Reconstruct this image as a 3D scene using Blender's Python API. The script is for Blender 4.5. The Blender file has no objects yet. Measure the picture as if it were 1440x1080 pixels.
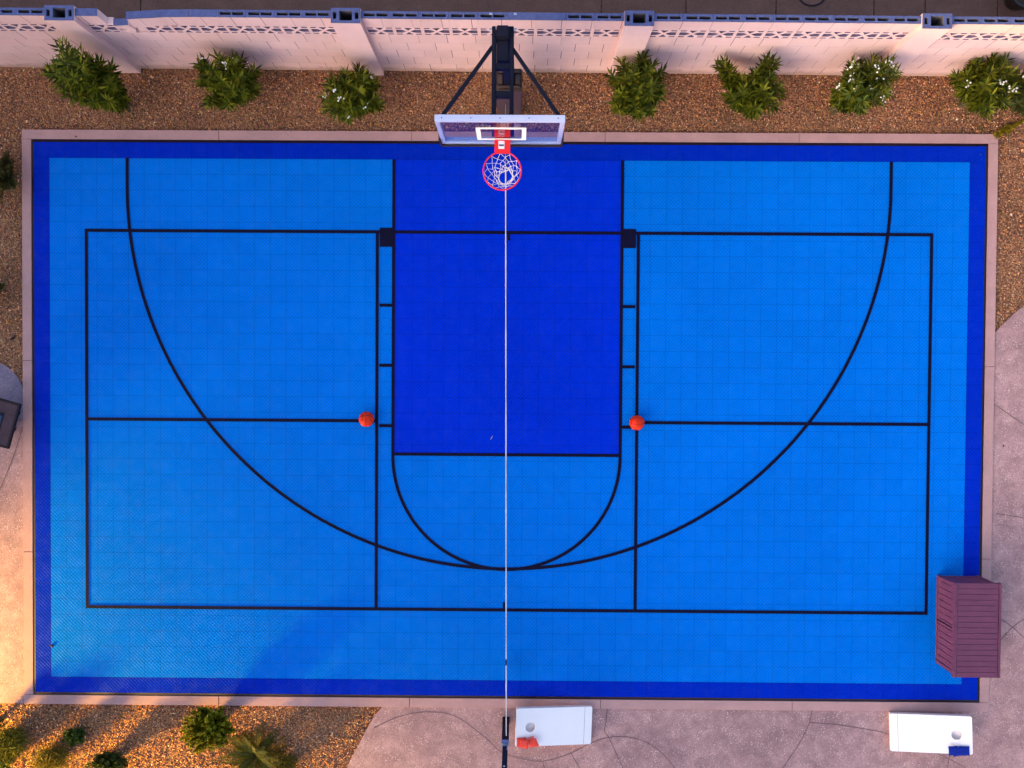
import bpy, bmesh, math, random
import numpy as np
from mathutils import Vector, Matrix, Euler
from mathutils.geometry import delaunay_2d_cdt

random.seed(7)
RNG = np.random.default_rng(11)
SC = bpy.context.scene
COL = SC.collection
R = math.radians

# ------------------------------------------------------------------ camera
FPX = 1210.0                                   # focal length in photo pixels (1440 wide)
CAM = Vector((0.1618989715, 0.8464313793, 13.6306344683))
CROT = Euler((-0.01824996538, 0.00601307824, 0.00631644885), 'XYZ')
cd = bpy.data.cameras.new('camera')
cam = bpy.data.objects.new('camera', cd)
COL.objects.link(cam)
cam.location, cam.rotation_euler = CAM, CROT
cd.sensor_width, cd.sensor_fit = 36.0, 'HORIZONTAL'
cd.lens = FPX / 1440 * 36
cd.clip_start, cd.clip_end = 0.1, 2000
SC.camera = cam

# ------------------------------------------------------------------ light
SUN_EL, SUN_BELOW_WEST = 13.0, 40.0
TO_SUN = Vector((-math.cos(R(SUN_BELOW_WEST)) * math.cos(R(SUN_EL)),
                 -math.sin(R(SUN_BELOW_WEST)) * math.cos(R(SUN_EL)), math.sin(R(SUN_EL))))
w = bpy.data.worlds.new('World')
SC.world = w
w.use_nodes = True
nt = w.node_tree
sky = nt.nodes.new('ShaderNodeTexSky')
sky.sky_type = 'NISHITA'
sky.sun_disc = False
sky.sun_elevation = R(SUN_EL)
sky.sun_rotation = math.atan2(TO_SUN.x, TO_SUN.y)
sky.air_density, sky.dust_density, sky.ozone_density = 0.6, 5.0, 1.3
nt.links.new(sky.outputs[0], nt.nodes['Background'].inputs[0])
nt.nodes['Background'].inputs[1].default_value = 0.09
ld = bpy.data.lights.new('sun', 'SUN')
ld.energy, ld.angle, ld.color = 4.8, R(9.0), (1.0, 0.62, 0.04)
sun = bpy.data.objects.new('sun', ld)
COL.objects.link(sun)
sun.rotation_euler = (-TO_SUN).to_track_quat('-Z', 'Y').to_euler()
VS = SC.view_settings
VS.view_transform, VS.look, VS.gamma = 'Standard', 'None', 1.0
VS.exposure = 3.12
VS.use_curve_mapping = False


def px(x, y, z=0.0):
    """point at height z seen at photo pixel x, y"""
    d = CROT.to_matrix() @ Vector(((x - 720) / FPX, -(y - 540) / FPX, -1))
    return CAM + d * ((z - CAM.z) / d.z)


# ------------------------------------------------------------------ materials
class NT:
    def __init__(s, name):
        s.m = bpy.data.materials.new(name)
        s.m.use_nodes = True
        s.t = s.m.node_tree
        s.b = s.t.nodes['Principled BSDF']
        s.o = s.t.nodes['Material Output']
        tc = s.t.nodes.new('ShaderNodeTexCoord')
        s.co = tc.outputs['Object']

    def n(s, kind, **kw):
        nd = s.t.nodes.new('ShaderNode' + kind)
        for k, v in kw.items():
            setattr(nd, k, v)
        return nd

    def put(s, sock, v):
        if isinstance(v, bpy.types.NodeSocket):
            s.t.links.new(v, sock)
        else:
            sock.default_value = v

    def math(s, op, a, b=0.0, c=0.0):
        nd = s.n('Math', operation=op)
        for i, v in enumerate((a, b, c)):
            s.put(nd.inputs[i], v)
        return nd.outputs[0]

    def noise(s, scale, detail=3, rough=0.55, co=None, dist=0.0):
        nd = s.n('TexNoise')
        s.put(nd.inputs['Vector'], co or s.co)
        nd.inputs['Scale'].default_value = scale
        nd.inputs['Detail'].default_value = detail
        nd.inputs['Roughness'].default_value = rough
        nd.inputs['Distortion'].default_value = dist
        return nd.outputs[0]

    def ramp(s, fac, stops):
        nd = s.n('ValToRGB')
        els = nd.color_ramp.elements
        while len(els) < len(stops):
            els.new(0.5)
        for e, (p, c) in zip(els, stops):
            e.position = p
            e.color = (c, c, c, 1) if isinstance(c, (int, float)) else (*c, 1)
        s.put(nd.inputs[0], fac)
        return nd.outputs[0]

    def mix(s, fac, a, b, mode='MIX'):
        nd = s.n('Mix', data_type='RGBA', blend_type=mode)
        s.put(nd.inputs[0], fac)
        for i, v in ((6, a), (7, b)):
            s.put(nd.inputs[i], (*v, 1) if isinstance(v, tuple) and len(v) == 3 else v)
        return nd.outputs[2]

    def xyz(s, co=None):
        nd = s.n('SeparateXYZ')
        s.put(nd.inputs[0], co or s.co)
        return nd.outputs

    def bump(s, h, strength=0.3, dist=0.01):
        nd = s.n('Bump')
        nd.inputs['Strength'].default_value = strength
        nd.inputs['Distance'].default_value = dist
        s.put(nd.inputs['Height'], h)
        s.put(s.b.inputs['Normal'], nd.outputs[0])

    def done(s, color, rough=0.6, spec=0.4, metal=0.0):
        s.put(s.b.inputs['Base Color'], (*color, 1) if isinstance(color, tuple) else color)
        s.put(s.b.inputs['Roughness'], rough)
        s.put(s.b.inputs['Specular IOR Level'], spec)
        s.b.inputs['Metallic'].default_value = metal
        return s.m


def mottled(name, col, amt=0.18, scale=6.0, rough=0.6, spec=0.4, bump=0.15, bscale=60, metal=0.0):
    k = NT(name)
    f = k.noise(scale, 5)
    g = k.noise(scale * 7, 3)
    s = k.math('ADD', k.math('MULTIPLY', f, 0.65), k.math('MULTIPLY', g, 0.35))
    c = k.ramp(s, [(0.3, tuple(v * (1 - amt) for v in col)), (0.7, tuple(min(1, v * (1 + amt)) for v in col))])
    if bump:
        k.bump(k.noise(bscale, 2), bump, 0.004)
    r = k.math('ADD', k.math('MULTIPLY', f, 0.2), rough - 0.1)
    return k.done(c, r, spec, metal)


TILE = 0.25


def court_mat(name, col):
    k = NT(name)
    x, y, _ = k.xyz()
    u, v = k.math('DIVIDE', x, TILE), k.math('DIVIDE', k.math('ADD', y, TILE / 2), TILE)

    def seam(t, wd):
        fr = k.math('FRACT', t)
        d = k.math('MINIMUM', fr, k.math('SUBTRACT', 1.0, fr))
        return k.math('LESS_THAN', d, wd)
    sm = k.math('MAXIMUM', seam(u, 0.022), seam(v, 0.022))
    cell = k.n('CombineXYZ')
    k.put(cell.inputs[0], k.math('FLOOR', u))
    k.put(cell.inputs[1], k.math('FLOOR', v))
    wn = k.n('TexWhiteNoise', noise_dimensions='2D')
    k.put(wn.inputs[0], cell.outputs[0])
    p = 2 * math.pi / 0.058
    a = k.math('SINE', k.math('MULTIPLY', k.math('SUBTRACT', x, y), p))
    b = k.math('SINE', k.math('MULTIPLY', k.math('ADD', x, y), p))
    weave = k.math('ADD', k.math('MULTIPLY', a, 0.6), k.math('MULTIPLY', b, 0.4))
    fac = k.math('ADD', 1.0, k.math('MULTIPLY', weave, 0.17))
    fac = k.math('ADD', fac, k.math('MULTIPLY', k.math('SUBTRACT', wn.outputs[0], 0.5), 0.05))
    fac = k.math('ADD', fac, k.math('MULTIPLY', k.math('SUBTRACT', k.noise(0.45, 5), 0.5), 0.34))
    fac = k.math('ADD', fac, k.math('MULTIPLY', k.math('SUBTRACT', k.noise(9, 4), 0.5), 0.16))
    fac = k.math('MULTIPLY', fac, k.math('SUBTRACT', 1.0, k.math('MULTIPLY', sm, 0.2)))
    c = k.mix(1.0, (*col, 1), fac, 'MULTIPLY')
    k.bump(weave, 0.45, 0.005)
    ro = k.math('ADD', 0.30, k.math('MULTIPLY', k.noise(3, 4), 0.25))
    sc = k.ramp(k.noise(5, 5, 0.7), [(0.45, 0.02), (0.65, 0.07)])
    return k.done(c, ro, sc)


M = {}
M['court_dark'] = court_mat('court_dark_blue', (0.0, 0.0205, 0.38))
M['court_key'] = court_mat('court_key_blue', (0.0, 0.026, 0.49))
M['court_light'] = court_mat('court_light_blue', (0.0, 0.144, 0.57))
M['line'] = mottled('court_line_black', (0.0045, 0.003, 0.018), 0.3, 8, 0.5, 0.08)
M['ramp'] = mottled('black_edging', (0.016, 0.009, 0.018), 0.3, 10, 0.55, 0.15)
M['kerb'] = mottled('kerb_concrete', (0.47, 0.255, 0.222), 0.13, 3.0, 0.85, 0.2, 0.2, 120)
M['black'] = mottled('black_powder_coat', (0.006, 0.006, 0.014), 0.25, 8, 0.45, 0.15, 0.05)
M['white'] = mottled('white_paint', (0.97, 0.85, 0.78), 0.025, 4, 0.5, 0.35, 0.05)
M['frame'] = mottled('brushed_aluminium', (0.44, 0.48, 0.70), 0.05, 4, 0.36, 0.5, 0.02, 60, 0.35)
M['pad'] = mottled('dark_foam_pad', (0.022, 0.013, 0.017), 0.2, 10, 0.7, 0.3)
M['brown_pad'] = mottled('brown_pole_pad', (0.07, 0.034, 0.022), 0.35, 5, 0.55, 0.4, 0.3, 20)
M['red'] = mottled('red_enamel', (0.78, 0.012, 0.012), 0.08, 6, 0.35, 0.5, 0.02)
M['cord'] = mottled('white_cord', (0.78, 0.68, 0.66), 0.1, 30, 0.9, 0.1, 0)
M['tape'] = mottled('white_net_tape', (0.62, 0.57, 0.65), 0.08, 9, 0.8, 0.2, 0.1)
M['net_black'] = mottled('black_net_cord', (0.012, 0.010, 0.02), 0.2, 9, 0.9, 0.1, 0)
M['sticker'] = mottled('white_sticker', (0.75, 0.74, 0.76), 0.05, 10, 0.4)
M['ink'] = mottled('dark_blue_ink', (0.01, 0.03, 0.09), 0.2, 60, 0.5, 0.3, 0)
M['steel'] = mottled('zinc_steel', (0.30, 0.33, 0.42), 0.2, 20, 0.35, 0.5, 0.05, 60, 0.7)
M['bag_red'] = mottled('red_duck_cloth', (0.72, 0.065, 0.045), 0.2, 18, 0.9, 0.1, 0.4, 220)
M['bag_faded'] = mottled('faded_red_duck_cloth', (0.84, 0.17, 0.13), 0.2, 18, 0.9, 0.1, 0.4, 220)  # paler red cloth, sets one bag apart from its neighbours
M['bag_blue'] = mottled('blue_duck_cloth', (0.008, 0.022, 0.22), 0.18, 18, 0.9, 0.1, 0.4, 220)
M['wood_side'] = mottled('board_side_timber', (0.74, 0.56, 0.50), 0.12, 7, 0.7, 0.2)
M['resin'] = mottled('brown_resin', (0.140, 0.036, 0.070), 0.13, 5, 0.6, 0.3, 0.25, 90)
M['block_top'] = mottled('bare_block_top', (0.085, 0.095, 0.20), 0.25, 14, 0.95, 0.1, 0.4, 140)  # bare grey block with the sky's blue put into its colour
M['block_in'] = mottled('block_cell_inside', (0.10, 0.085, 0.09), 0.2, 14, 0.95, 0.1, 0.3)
M['open_in'] = mottled('unpainted_opening', (0.15, 0.105, 0.16), 0.2, 14, 0.95, 0.1, 0.3)  # shade inside the openings put into a darker colour
M['bark'] = mottled('green_brown_stem', (0.11, 0.085, 0.04), 0.3, 12, 0.9, 0.1)
M['petal'] = mottled('white_petal', (0.90, 0.82, 0.66), 0.05, 30, 0.7, 0.2, 0)
M['table_metal'] = mottled('dark_bronze_metal', (0.014, 0.008, 0.009), 0.2, 9, 0.5, 0.2, 0.05)
M['table_top'] = mottled('grey_stone_top', (0.075, 0.042, 0.047), 0.2, 6, 0.75, 0.12, 0.1)
M['pit'] = mottled('soot_black', (0.01, 0.01, 0.012), 0.3, 9, 0.9, 0.1)
M['blue_glass'] = mottled('blue_fire_glass', (0.01, 0.06, 0.17), 0.4, 50, 0.25, 0.6, 0.5, 60)
M['terracotta'] = mottled('dark_brown_ceramic', (0.022, 0.013, 0.009), 0.2, 8, 0.5, 0.4)
M['soil'] = mottled('dry_soil', (0.05, 0.034, 0.022), 0.3, 30, 1, 0.05)
M['stucco'] = mottled('tan_stucco', (0.42, 0.32, 0.24), 0.1, 3, 0.9, 0.1, 0.4, 60)
M['rooftile'] = mottled('clay_roof', (0.26, 0.12, 0.08), 0.25, 7, 0.85, 0.2, 0.4, 20)
M['winglass'] = mottled('window_pane', (0.03, 0.04, 0.06), 0.1, 2, 0.1, 0.6, 0)
M['joint'] = mottled('joint_shadow_filler', (0.18, 0.10, 0.098), 0.3, 12, 0.95, 0.05)  # brown fill for patio joints and board seams
M['twig'] = mottled('dry_twig', (0.55, 0.42, 0.36), 0.2, 40, 0.9, 0.1, 0)
M['dark_bit'] = mottled('dark_rubber', (0.02, 0.012, 0.016), 0.2, 40, 0.8, 0.2, 0)


def concrete(name, dark, mid, light, speck):
    k = NT(name)
    big = k.noise(0.9, 5, 0.6)
    med = k.noise(4.5, 5, 0.65, dist=0.4)
    f = k.math('ADD', k.math('MULTIPLY', big, 0.5), k.math('MULTIPLY', med, 0.5))
    c = k.ramp(f, [(0.38, dark), (0.5, mid), (0.62, light)])
    v = k.n('TexVoronoi', feature='F1')
    k.put(v.inputs['Vector'], k.co)
    v.inputs['Scale'].default_value = 34
    sp = k.ramp(v.outputs['Distance'], [(0.16, 1.0), (0.34, 0.0)])
    gate = k.ramp(k.noise(6, 4, 0.6), [(0.42, 0.15), (0.62, 1.0)])
    c = k.mix(k.math('MULTIPLY', k.math('MULTIPLY', sp, gate), 0.85), c, speck)
    v2 = k.n('TexVoronoi', feature='F1')
    k.put(v2.inputs['Vector'], k.co)
    v2.inputs['Scale'].default_value = 70
    dk = k.ramp(v2.outputs['Color'], [(0.62, 0.0), (0.9, 1.0)])
    c = k.mix(k.math('MULTIPLY', dk, 0.5), c, tuple(d * 0.6 for d in dark))
    k.bump(k.math('ADD', k.noise(90, 3), k.math('MULTIPLY', sp, 0.5)), 0.45, 0.006)
    return k.done(c, 0.88, 0.2)


M['patio'] = concrete('exposed_aggregate', (0.30, 0.162, 0.152), (0.41, 0.225, 0.203), (0.53, 0.30, 0.265), (0.85, 0.58, 0.48))
M['pad_slab'] = concrete('grey_aggregate', (0.17, 0.125, 0.165), (0.22, 0.165, 0.21), (0.27, 0.205, 0.25), (0.46, 0.36, 0.38))  # patio concrete with the blue-grey shade near the table put into its colour
M['alley'] = concrete('old_pavement', (0.115, 0.058, 0.042), (0.14, 0.07, 0.05), (0.165, 0.083, 0.06), (0.18, 0.10, 0.075))


def gravel_ground():
    k = NT('gravel_bed')
    v = k.n('TexVoronoi', feature='F1')
    k.put(v.inputs['Vector'], k.co)
    v.inputs['Scale'].default_value = 55
    sp = k.n('SeparateColor')
    k.put(sp.inputs[0], v.outputs['Color'])
    c = k.ramp(sp.outputs[0], [(0.0, (0.09, 0.042, 0.03)), (0.35, (0.21, 0.095, 0.05)), (0.7, (0.31, 0.145, 0.065)), (1.0, (0.46, 0.24, 0.12))])
    c = k.mix(1.0, c, k.ramp(k.noise(1.3, 4), [(0.3, 0.75), (0.7, 1.15)]), 'MULTIPLY')
    k.bump(k.math('SUBTRACT', 1.0, v.outputs['Distance']), 0.9, 0.012)
    return k.done(c, 0.95, 0.1)


M['ground'] = gravel_ground()


def attr_mat(name, rough, spec, transl=0.0, tint=(1, 1, 1)):
    k = NT(name)
    a = k.n('Attribute', attribute_name='Col')
    c = k.mix(1.0, a.outputs['Color'], (*tint, 1), 'MULTIPLY')
    m = k.done(c, rough, spec)
    if transl:
        tr = k.n('BsdfTranslucent')
        k.put(tr.inputs[0], c)
        mx = k.n('MixShader')
        mx.inputs[0].default_value = transl
        k.t.links.new(k.b.outputs[0], mx.inputs[1])
        k.t.links.new(tr.outputs[0], mx.inputs[2])
        k.t.links.new(mx.outputs[0], k.o.inputs[0])
    return m


M['stone'] = attr_mat('gravel_stone', 0.85, 0.25)
M['leaf'] = attr_mat('leaf', 0.6, 0.12, 0.25)


def wall_mat():
    k = NT('painted_block')
    x, _, z = k.xyz()
    row = k.math('FLOOR', k.math('DIVIDE', z, ROW))
    u = k.math('DIVIDE', k.math('ADD', x, k.math('MULTIPLY', row, UNIT / 2 + 0.013)), UNIT)
    fr = k.math('FRACT', u)
    d = k.math('MINIMUM', fr, k.math('SUBTRACT', 1.0, fr))
    vj = k.math('LESS_THAN', d, 0.011)
    fz = k.math('FRACT', k.math('DIVIDE', z, ROW))
    dz = k.math('MINIMUM', fz, k.math('SUBTRACT', 1.0, fz))
    hj = k.math('LESS_THAN', dz, 0.012)
    key = k.n('CombineXYZ')
    k.put(key.inputs[0], k.math('ROUND', u))
    k.put(key.inputs[1], row)
    wn = k.n('TexWhiteNoise', noise_dimensions='2D')
    k.put(wn.inputs[0], key.outputs[0])
    vis = k.math('ADD', 0.35, k.math('MULTIPLY', wn.outputs[0], 0.65))
    blk = k.n('CombineXYZ')
    k.put(blk.inputs[0], k.math('FLOOR', u))
    k.put(blk.inputs[1], row)
    wb = k.n('TexWhiteNoise', noise_dimensions='2D')
    k.put(wb.inputs[0], blk.outputs[0])
    base = k.ramp(k.noise(1.1, 5, 0.6), [(0.3, (0.66, 0.41, 0.36)), (0.55, (0.75, 0.48, 0.42)), (0.8, (0.79, 0.53, 0.48))])
    base = k.mix(1.0, base, k.math('ADD', 0.955, k.math('MULTIPLY', wb.outputs[0], 0.08)), 'MULTIPLY')
    base = k.mix(k.ramp(k.noise(14, 5, 0.7), [(0.6, 0.0), (0.8, 0.25)]), base, (0.54, 0.34, 0.33))
    mp = k.n('Mapping')
    k.put(mp.inputs[0], k.co)
    mp.inputs['Scale'].default_value = (5.0, 5.0, 0.5)
    base = k.mix(k.ramp(k.noise(1.6, 4, 0.6, co=mp.outputs[0]), [(0.55, 0.0), (0.8, 0.30)]), base, (0.52, 0.33, 0.33))
    splash = k.math('SUBTRACT', k.math('MULTIPLY', k.noise(5, 5, 0.7), 0.34), z)
    base = k.mix(k.ramp(splash, [(0.02, 0.0), (0.12, 0.55)]), base, (0.36, 0.20, 0.13))
    c = k.mix(k.math('MULTIPLY', vj, vis), base, (0.10, 0.06, 0.075))
    c = k.mix(k.math('MULTIPLY', hj, 0.24), c, (0.2, 0.13, 0.13))
    hh = k.math('ADD', k.math('MULTIPLY', k.math('MAXIMUM', vj, hj), -1.0), k.math('MULTIPLY', k.noise(70, 3), 0.35))
    k.bump(hh, 0.5, 0.006)
    return k.done(c, 0.9, 0.15)


ROW, UNIT = 0.285, 0.406
M['wall'] = wall_mat()
M['wall_plain'] = mottled('painted_block_plain', (0.76, 0.49, 0.43), 0.06, 3, 0.9, 0.15, 0.35, 70)


def ball_mat():
    k = NT('basketball_rubber')
    v = k.n('TexVoronoi', feature='F1')
    k.put(v.inputs['Vector'], k.co)
    v.inputs['Scale'].default_value = 240
    k.bump(v.outputs['Distance'], 0.3, 0.002)
    c = k.ramp(k.noise(14, 3), [(0.3, (0.74, 0.022, 0.002)), (0.7, (0.84, 0.038, 0.003))])
    return k.done(c, 0.55, 0.18)


M['ball'] = ball_mat()


def glass_mat():
    k = NT('board_glass')
    tr = k.n('BsdfTransparent')
    tr.inputs[0].default_value = (0.84, 0.88, 0.93, 1)
    gl = k.n('BsdfGlossy')
    gl.inputs['Roughness'].default_value = 0.03
    lw = k.n('LayerWeight')
    lw.inputs['Blend'].default_value = 0.5
    fr = k.n('Math', operation='MULTIPLY_ADD')
    k.put(fr.inputs[0], k.math('POWER', lw.outputs['Facing'], 5.0))
    fr.inputs[1].default_value, fr.inputs[2].default_value = 0.62, 0.04
    mx = k.n('MixShader')
    k.t.links.new(fr.outputs[0], mx.inputs[0])
    k.t.links.new(tr.outputs[0], mx.inputs[1])
    k.t.links.new(gl.outputs[0], mx.inputs[2])
    k.t.links.new(mx.outputs[0], k.o.inputs[0])
    return k.m


M['glass'] = glass_mat()


# ------------------------------------------------------------------ mesh helpers
def link(name, me, parent=None, loc=(0, 0, 0), rot=(0, 0, 0)):
    o = bpy.data.objects.new(name, me)
    COL.objects.link(o)
    o.location, o.rotation_euler = loc, rot
    if parent:
        o.parent = parent
    return o


def tag(o, label=None, cat=None, group=None, kind=None):
    for k, v in (('label', label), ('category', cat), ('group', group), ('kind', kind)):
        if v:
            o[k] = v
    return o


def thing(name, label, cat, loc=(0, 0, 0), rz=0.0, group=None):
    o = bpy.data.objects.new(name, None)
    COL.objects.link(o)
    o.empty_display_size = 0.1
    o.location, o.rotation_euler = loc, (0, 0, rz)
    return tag(o, label, cat, group)


class MB:
    def __init__(s):
        s.v, s.f = [], []

    def add(s, verts, faces):
        n = len(s.v)
        s.v += [tuple(p) for p in verts]
        s.f += [tuple(i + n for i in f) for f in faces]

    def box(s, x0, x1, y0, y1, z0, z1, mat=None):
        vs = [(x, y, z) for z in (z0, z1) for y in (y0, y1) for x in (x0, x1)]
        if mat is not None:
            vs = [mat @ Vector(p) for p in vs]
        s.add(vs, [(0, 2, 3, 1), (4, 5, 7, 6), (0, 1, 5, 4), (2, 6, 7, 3), (0, 4, 6, 2), (1, 3, 7, 5)])

    def bar(s, a, b, w, h, up=(0, 0, 1)):
        a, b = Vector(a), Vector(b)
        d = (b - a).normalized()
        u = Vector(up)
        sd = d.cross(u)
        if sd.length < 1e-4:
            sd = d.cross(Vector((1, 0, 0)))
        sd.normalize()
        u = sd.cross(d)
        q = [(-1, -1), (1, -1), (1, 1), (-1, 1)]
        vs = [p + sd * (i * w / 2) + u * (j * h / 2) for p in (a, b) for i, j in q]
        s.add(vs, [(3, 2, 1, 0), (4, 5, 6, 7)] + [(i, (i + 1) % 4, 4 + (i + 1) % 4, 4 + i) for i in range(4)])

    def tube(s, pts, rad, sides=6, closed=False):
        pts = [Vector(p) for p in pts]
        n = len(pts)
        rad = rad if isinstance(rad, (list, tuple)) else [rad] * n
        ref = None
        rings = []
        for i, p in enumerate(pts):
            if closed:
                d = pts[(i + 1) % n] - pts[i - 1]
            else:
                d = pts[min(i + 1, n - 1)] - pts[max(i - 1, 0)]
            d.normalize()
            if ref is None:
                ref = d.orthogonal()
            ref = (ref - d * ref.dot(d)).normalized()
            b = d.cross(ref)
            rings.append([p + (ref * math.cos(2 * math.pi * k / sides) + b * math.sin(2 * math.pi * k / sides)) * rad[i] for k in range(sides)])
        vs = [q for r in rings for q in r]
        fs = []
        for i in range(n if closed else n - 1):
            j = (i + 1) % n
            for k in range(sides):
                k2 = (k + 1) % sides
                fs.append((i * sides + k, i * sides + k2, j * sides + k2, j * sides + k))
        if not closed:
            fs.append(tuple(range(sides))[::-1])
            fs.append(tuple((n - 1) * sides + k for k in range(sides)))
        s.add(vs, fs)

    def lathe(s, prof, n=24, c=(0, 0)):
        vs = [(c[0] + r * math.cos(2 * math.pi * k / n), c[1] + r * math.sin(2 * math.pi * k / n), z) for r, z in prof for k in range(n)]
        fs = [(i * n + k, i * n + (k + 1) % n, (i + 1) * n + (k + 1) % n, (i + 1) * n + k) for i in range(len(prof) - 1) for k in range(n)]
        fs.append(tuple(range(n))[::-1])
        fs.append(tuple((len(prof) - 1) * n + k for k in range(n)))
        s.add(vs, fs)

    def poly(s, pts, z0, z1):
        """closed prism over a plan polygon"""
        n = len(pts)
        vs = [(p[0], p[1], z0) for p in pts] + [(p[0], p[1], z1) for p in pts]
        s.add(vs, [tuple(range(n))[::-1], tuple(range(n, 2 * n))] + [(i, (i + 1) % n, n + (i + 1) % n, n + i) for i in range(n)])

    def build(s, name, mat, parent=None, bevel=0.0, smooth=False, loc=(0, 0, 0), rot=(0, 0, 0), fix=True):
        me = bpy.data.meshes.new(name)
        me.from_pydata(s.v, [], s.f)
        me.materials.append(mat)
        if fix or bevel:
            bm = bmesh.new()
            bm.from_mesh(me)
            bmesh.ops.recalc_face_normals(bm, faces=bm.faces)
            if bevel:
                bmesh.ops.bevel(bm, geom=[e for e in bm.edges if e.calc_face_angle(0) > 0.5], offset=bevel, segments=2, affect='EDGES', clamp_overlap=True)
            bm.to_mesh(me)
            bm.free()
        if smooth:
            me.shade_smooth()
            try:
                me.set_sharp_from_angle(angle=R(40))
            except Exception:
                pass
        return link(name, me, parent, loc, rot)


def np_mesh(name, V, F, colors, mat, parent=None):
    """triangle mesh from arrays, with a per-vertex colour attribute"""
    me = bpy.data.meshes.new(name)
    me.vertices.add(len(V))
    me.vertices.foreach_set('co', np.ascontiguousarray(V, np.float32).ravel())
    me.loops.add(F.size)
    me.loops.foreach_set('vertex_index', np.ascontiguousarray(F, np.int32).ravel())
    me.polygons.add(len(F))
    me.polygons.foreach_set('loop_start', np.arange(0, F.size, F.shape[1], dtype=np.int32))
    me.update(calc_edges=True)
    at = me.attributes.new('Col', 'FLOAT_COLOR', 'POINT')
    c = np.ones((len(V), 4), np.float32)
    c[:, :3] = colors
    at.data.foreach_set('color', c.ravel())
    me.materials.append(mat)
    return link(name, me, parent)


def smooth_line(pts, per=6):
    out = []
    P = [Vector(p) for p in pts]
    for i in range(len(P) - 1):
        a, b, c, d = P[max(i - 1, 0)], P[i], P[i + 1], P[min(i + 2, len(P) - 1)]
        for k in range(per):
            t = k / per
            out.append(0.5 * ((2 * b) + (c - a) * t + (2 * a - 5 * b + 4 * c - d) * t * t + (3 * b - a - 3 * c + d) * t ** 3))
    out.append(P[-1])
    return out


def strip(mb, pts, wd, z, closed=False):
    """flat ribbon along a plan polyline"""
    P = [Vector((p[0], p[1])) for p in pts]
    n = len(P)
    L, Rr = [], []
    for i in range(n):
        if closed:
            d = P[(i + 1) % n] - P[i - 1]
        else:
            d = P[min(i + 1, n - 1)] - P[max(i - 1, 0)]
        d.normalize()
        nn = Vector((-d.y, d.x)) * wd / 2
        L.append(P[i] + nn)
        Rr.append(P[i] - nn)
    vs = [(p.x, p.y, z) for p in L] + [(p.x, p.y, z) for p in Rr]
    fs = [(i, n + i, n + (i + 1) % n, (i + 1) % n) for i in range(n if closed else n - 1)]
    mb.add(vs, fs)


def struct(o):
    o['kind'] = 'structure'
    return o


# ------------------------------------------------------------------ ground, kerb, court
Z_GROUND, Z_PATIO, Z_KERB = -0.045, -0.02, 0.0
mb = MB()
mb.add([(-400, -400, Z_GROUND), (400, -400, Z_GROUND), (400, 400, Z_GROUND), (-400, 400, Z_GROUND)], [(0, 1, 2, 3)])
struct(mb.build('ground', M['ground']))

CW, CH, EDGE, KB = 7.5, 4.375, 0.05, 0.15       # half court, edging, kerb width
ix, iy = CW + EDGE, CH + EDGE
ox, oy = ix + KB, iy + KB


def rect(mb, x0, x1, y0, y1, z):
    mb.add([(x0, y0, z), (x1, y0, z), (x1, y1, z), (x0, y1, z)], [(0, 1, 2, 3)])


GAP = 0.006
xs = [-ox, -4.575, -1.525, 1.525, 4.575, ox]
mb = MB()
for s in (-1, 1):
    for a, b in zip(xs[:-1], xs[1:]):
        y0, y1 = sorted((s * iy, s * oy))
        mb.box(a + GAP / 2, b - GAP / 2, y0, y1, -0.09, Z_KERB)
ys = [-iy, -2.13, 0.92, iy]
for s in (-1, 1):
    for a, b in zip(ys[:-1], ys[1:]):
        x0, x1 = sorted((s * ix, s * ox))
        mb.box(x0, x1, a + GAP / 2, b - GAP / 2, -0.09, Z_KERB)
struct(mb.build('kerb', M['kerb'], bevel=0.004))

mb = MB()                                       # bevelled black edging round the tiles
for s in (-1, 1):
    mb.add([(-ix, s * iy, -0.012), (ix, s * iy, -0.012), (CW, s * CH, 0.012), (-CW, s * CH, 0.012)], [(0, 1, 2, 3)])
    mb.add([(s * ix, -iy, -0.012), (s * ix, iy, -0.012), (s * CW, CH, 0.012), (s * CW, -CH, 0.012)], [(0, 1, 2, 3)])
struct(mb.build('court_edging', M['ramp']))
mb = MB()
rect(mb, -ix, ix, -iy, iy, -0.03)
struct(mb.build('slab', M['kerb']))
ZC = 0.012
mb = MB()
rect(mb, -CW, CW, -CH, CH, ZC)
struct(mb.build('court_border', M['court_dark']))
LX, LYT, LYB = CW - TILE, CH - TILE, -(CH - TILE)
KX0, KX1 = -1.825, 1.825                          # key, outer edges of its lines
FT = -0.524                                      # free-throw line centre
mb = MB()
for a, b, c, d in ((-LX, KX0, LYB, LYT), (KX1, LX, LYB, LYT), (KX0, KX1, LYB, FT)):
    rect(mb, a, b, c, d, ZC + 0.004)
struct(mb.build('court', M['court_light']))
mb = MB()
rect(mb, KX0, KX1, FT, LYT + 0.0, ZC + 0.008)
struct(mb.build('court_key', M['court_key']))

LW = 0.05
ZL = ZC + 0.012
lines = MB()
seg = lambda x0, x1, y0, y1, k=0: rect(lines, x0, x1, y0, y1, ZL + 0.0004 * k)
seg(KX0, KX0 + LW, FT - LW / 2, LYT)
seg(KX1 - LW, KX1, FT - LW / 2, LYT)
seg(KX0 + LW, KX1 - LW, FT - LW / 2, FT + LW / 2, 1)
# free-throw semicircle and three-point arc
arc = [((KX1 - LW / 2) * math.cos(a), FT - LW / 2 + 0.0 - (KX1 - LW / 2) * math.sin(a)) for a in np.linspace(0, math.pi, 64)]
strip(lines, arc, LW, ZL + 0.0024)
R3, C3 = 6.015, 3.675
arc = [(-R3, LYT)] + [(R3 * math.cos(a), C3 - R3 * math.sin(a)) for a in np.linspace(math.pi, 0, 120)] + [(R3, LYT)]
strip(lines, arc, LW, ZL + 0.0028)
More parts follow.
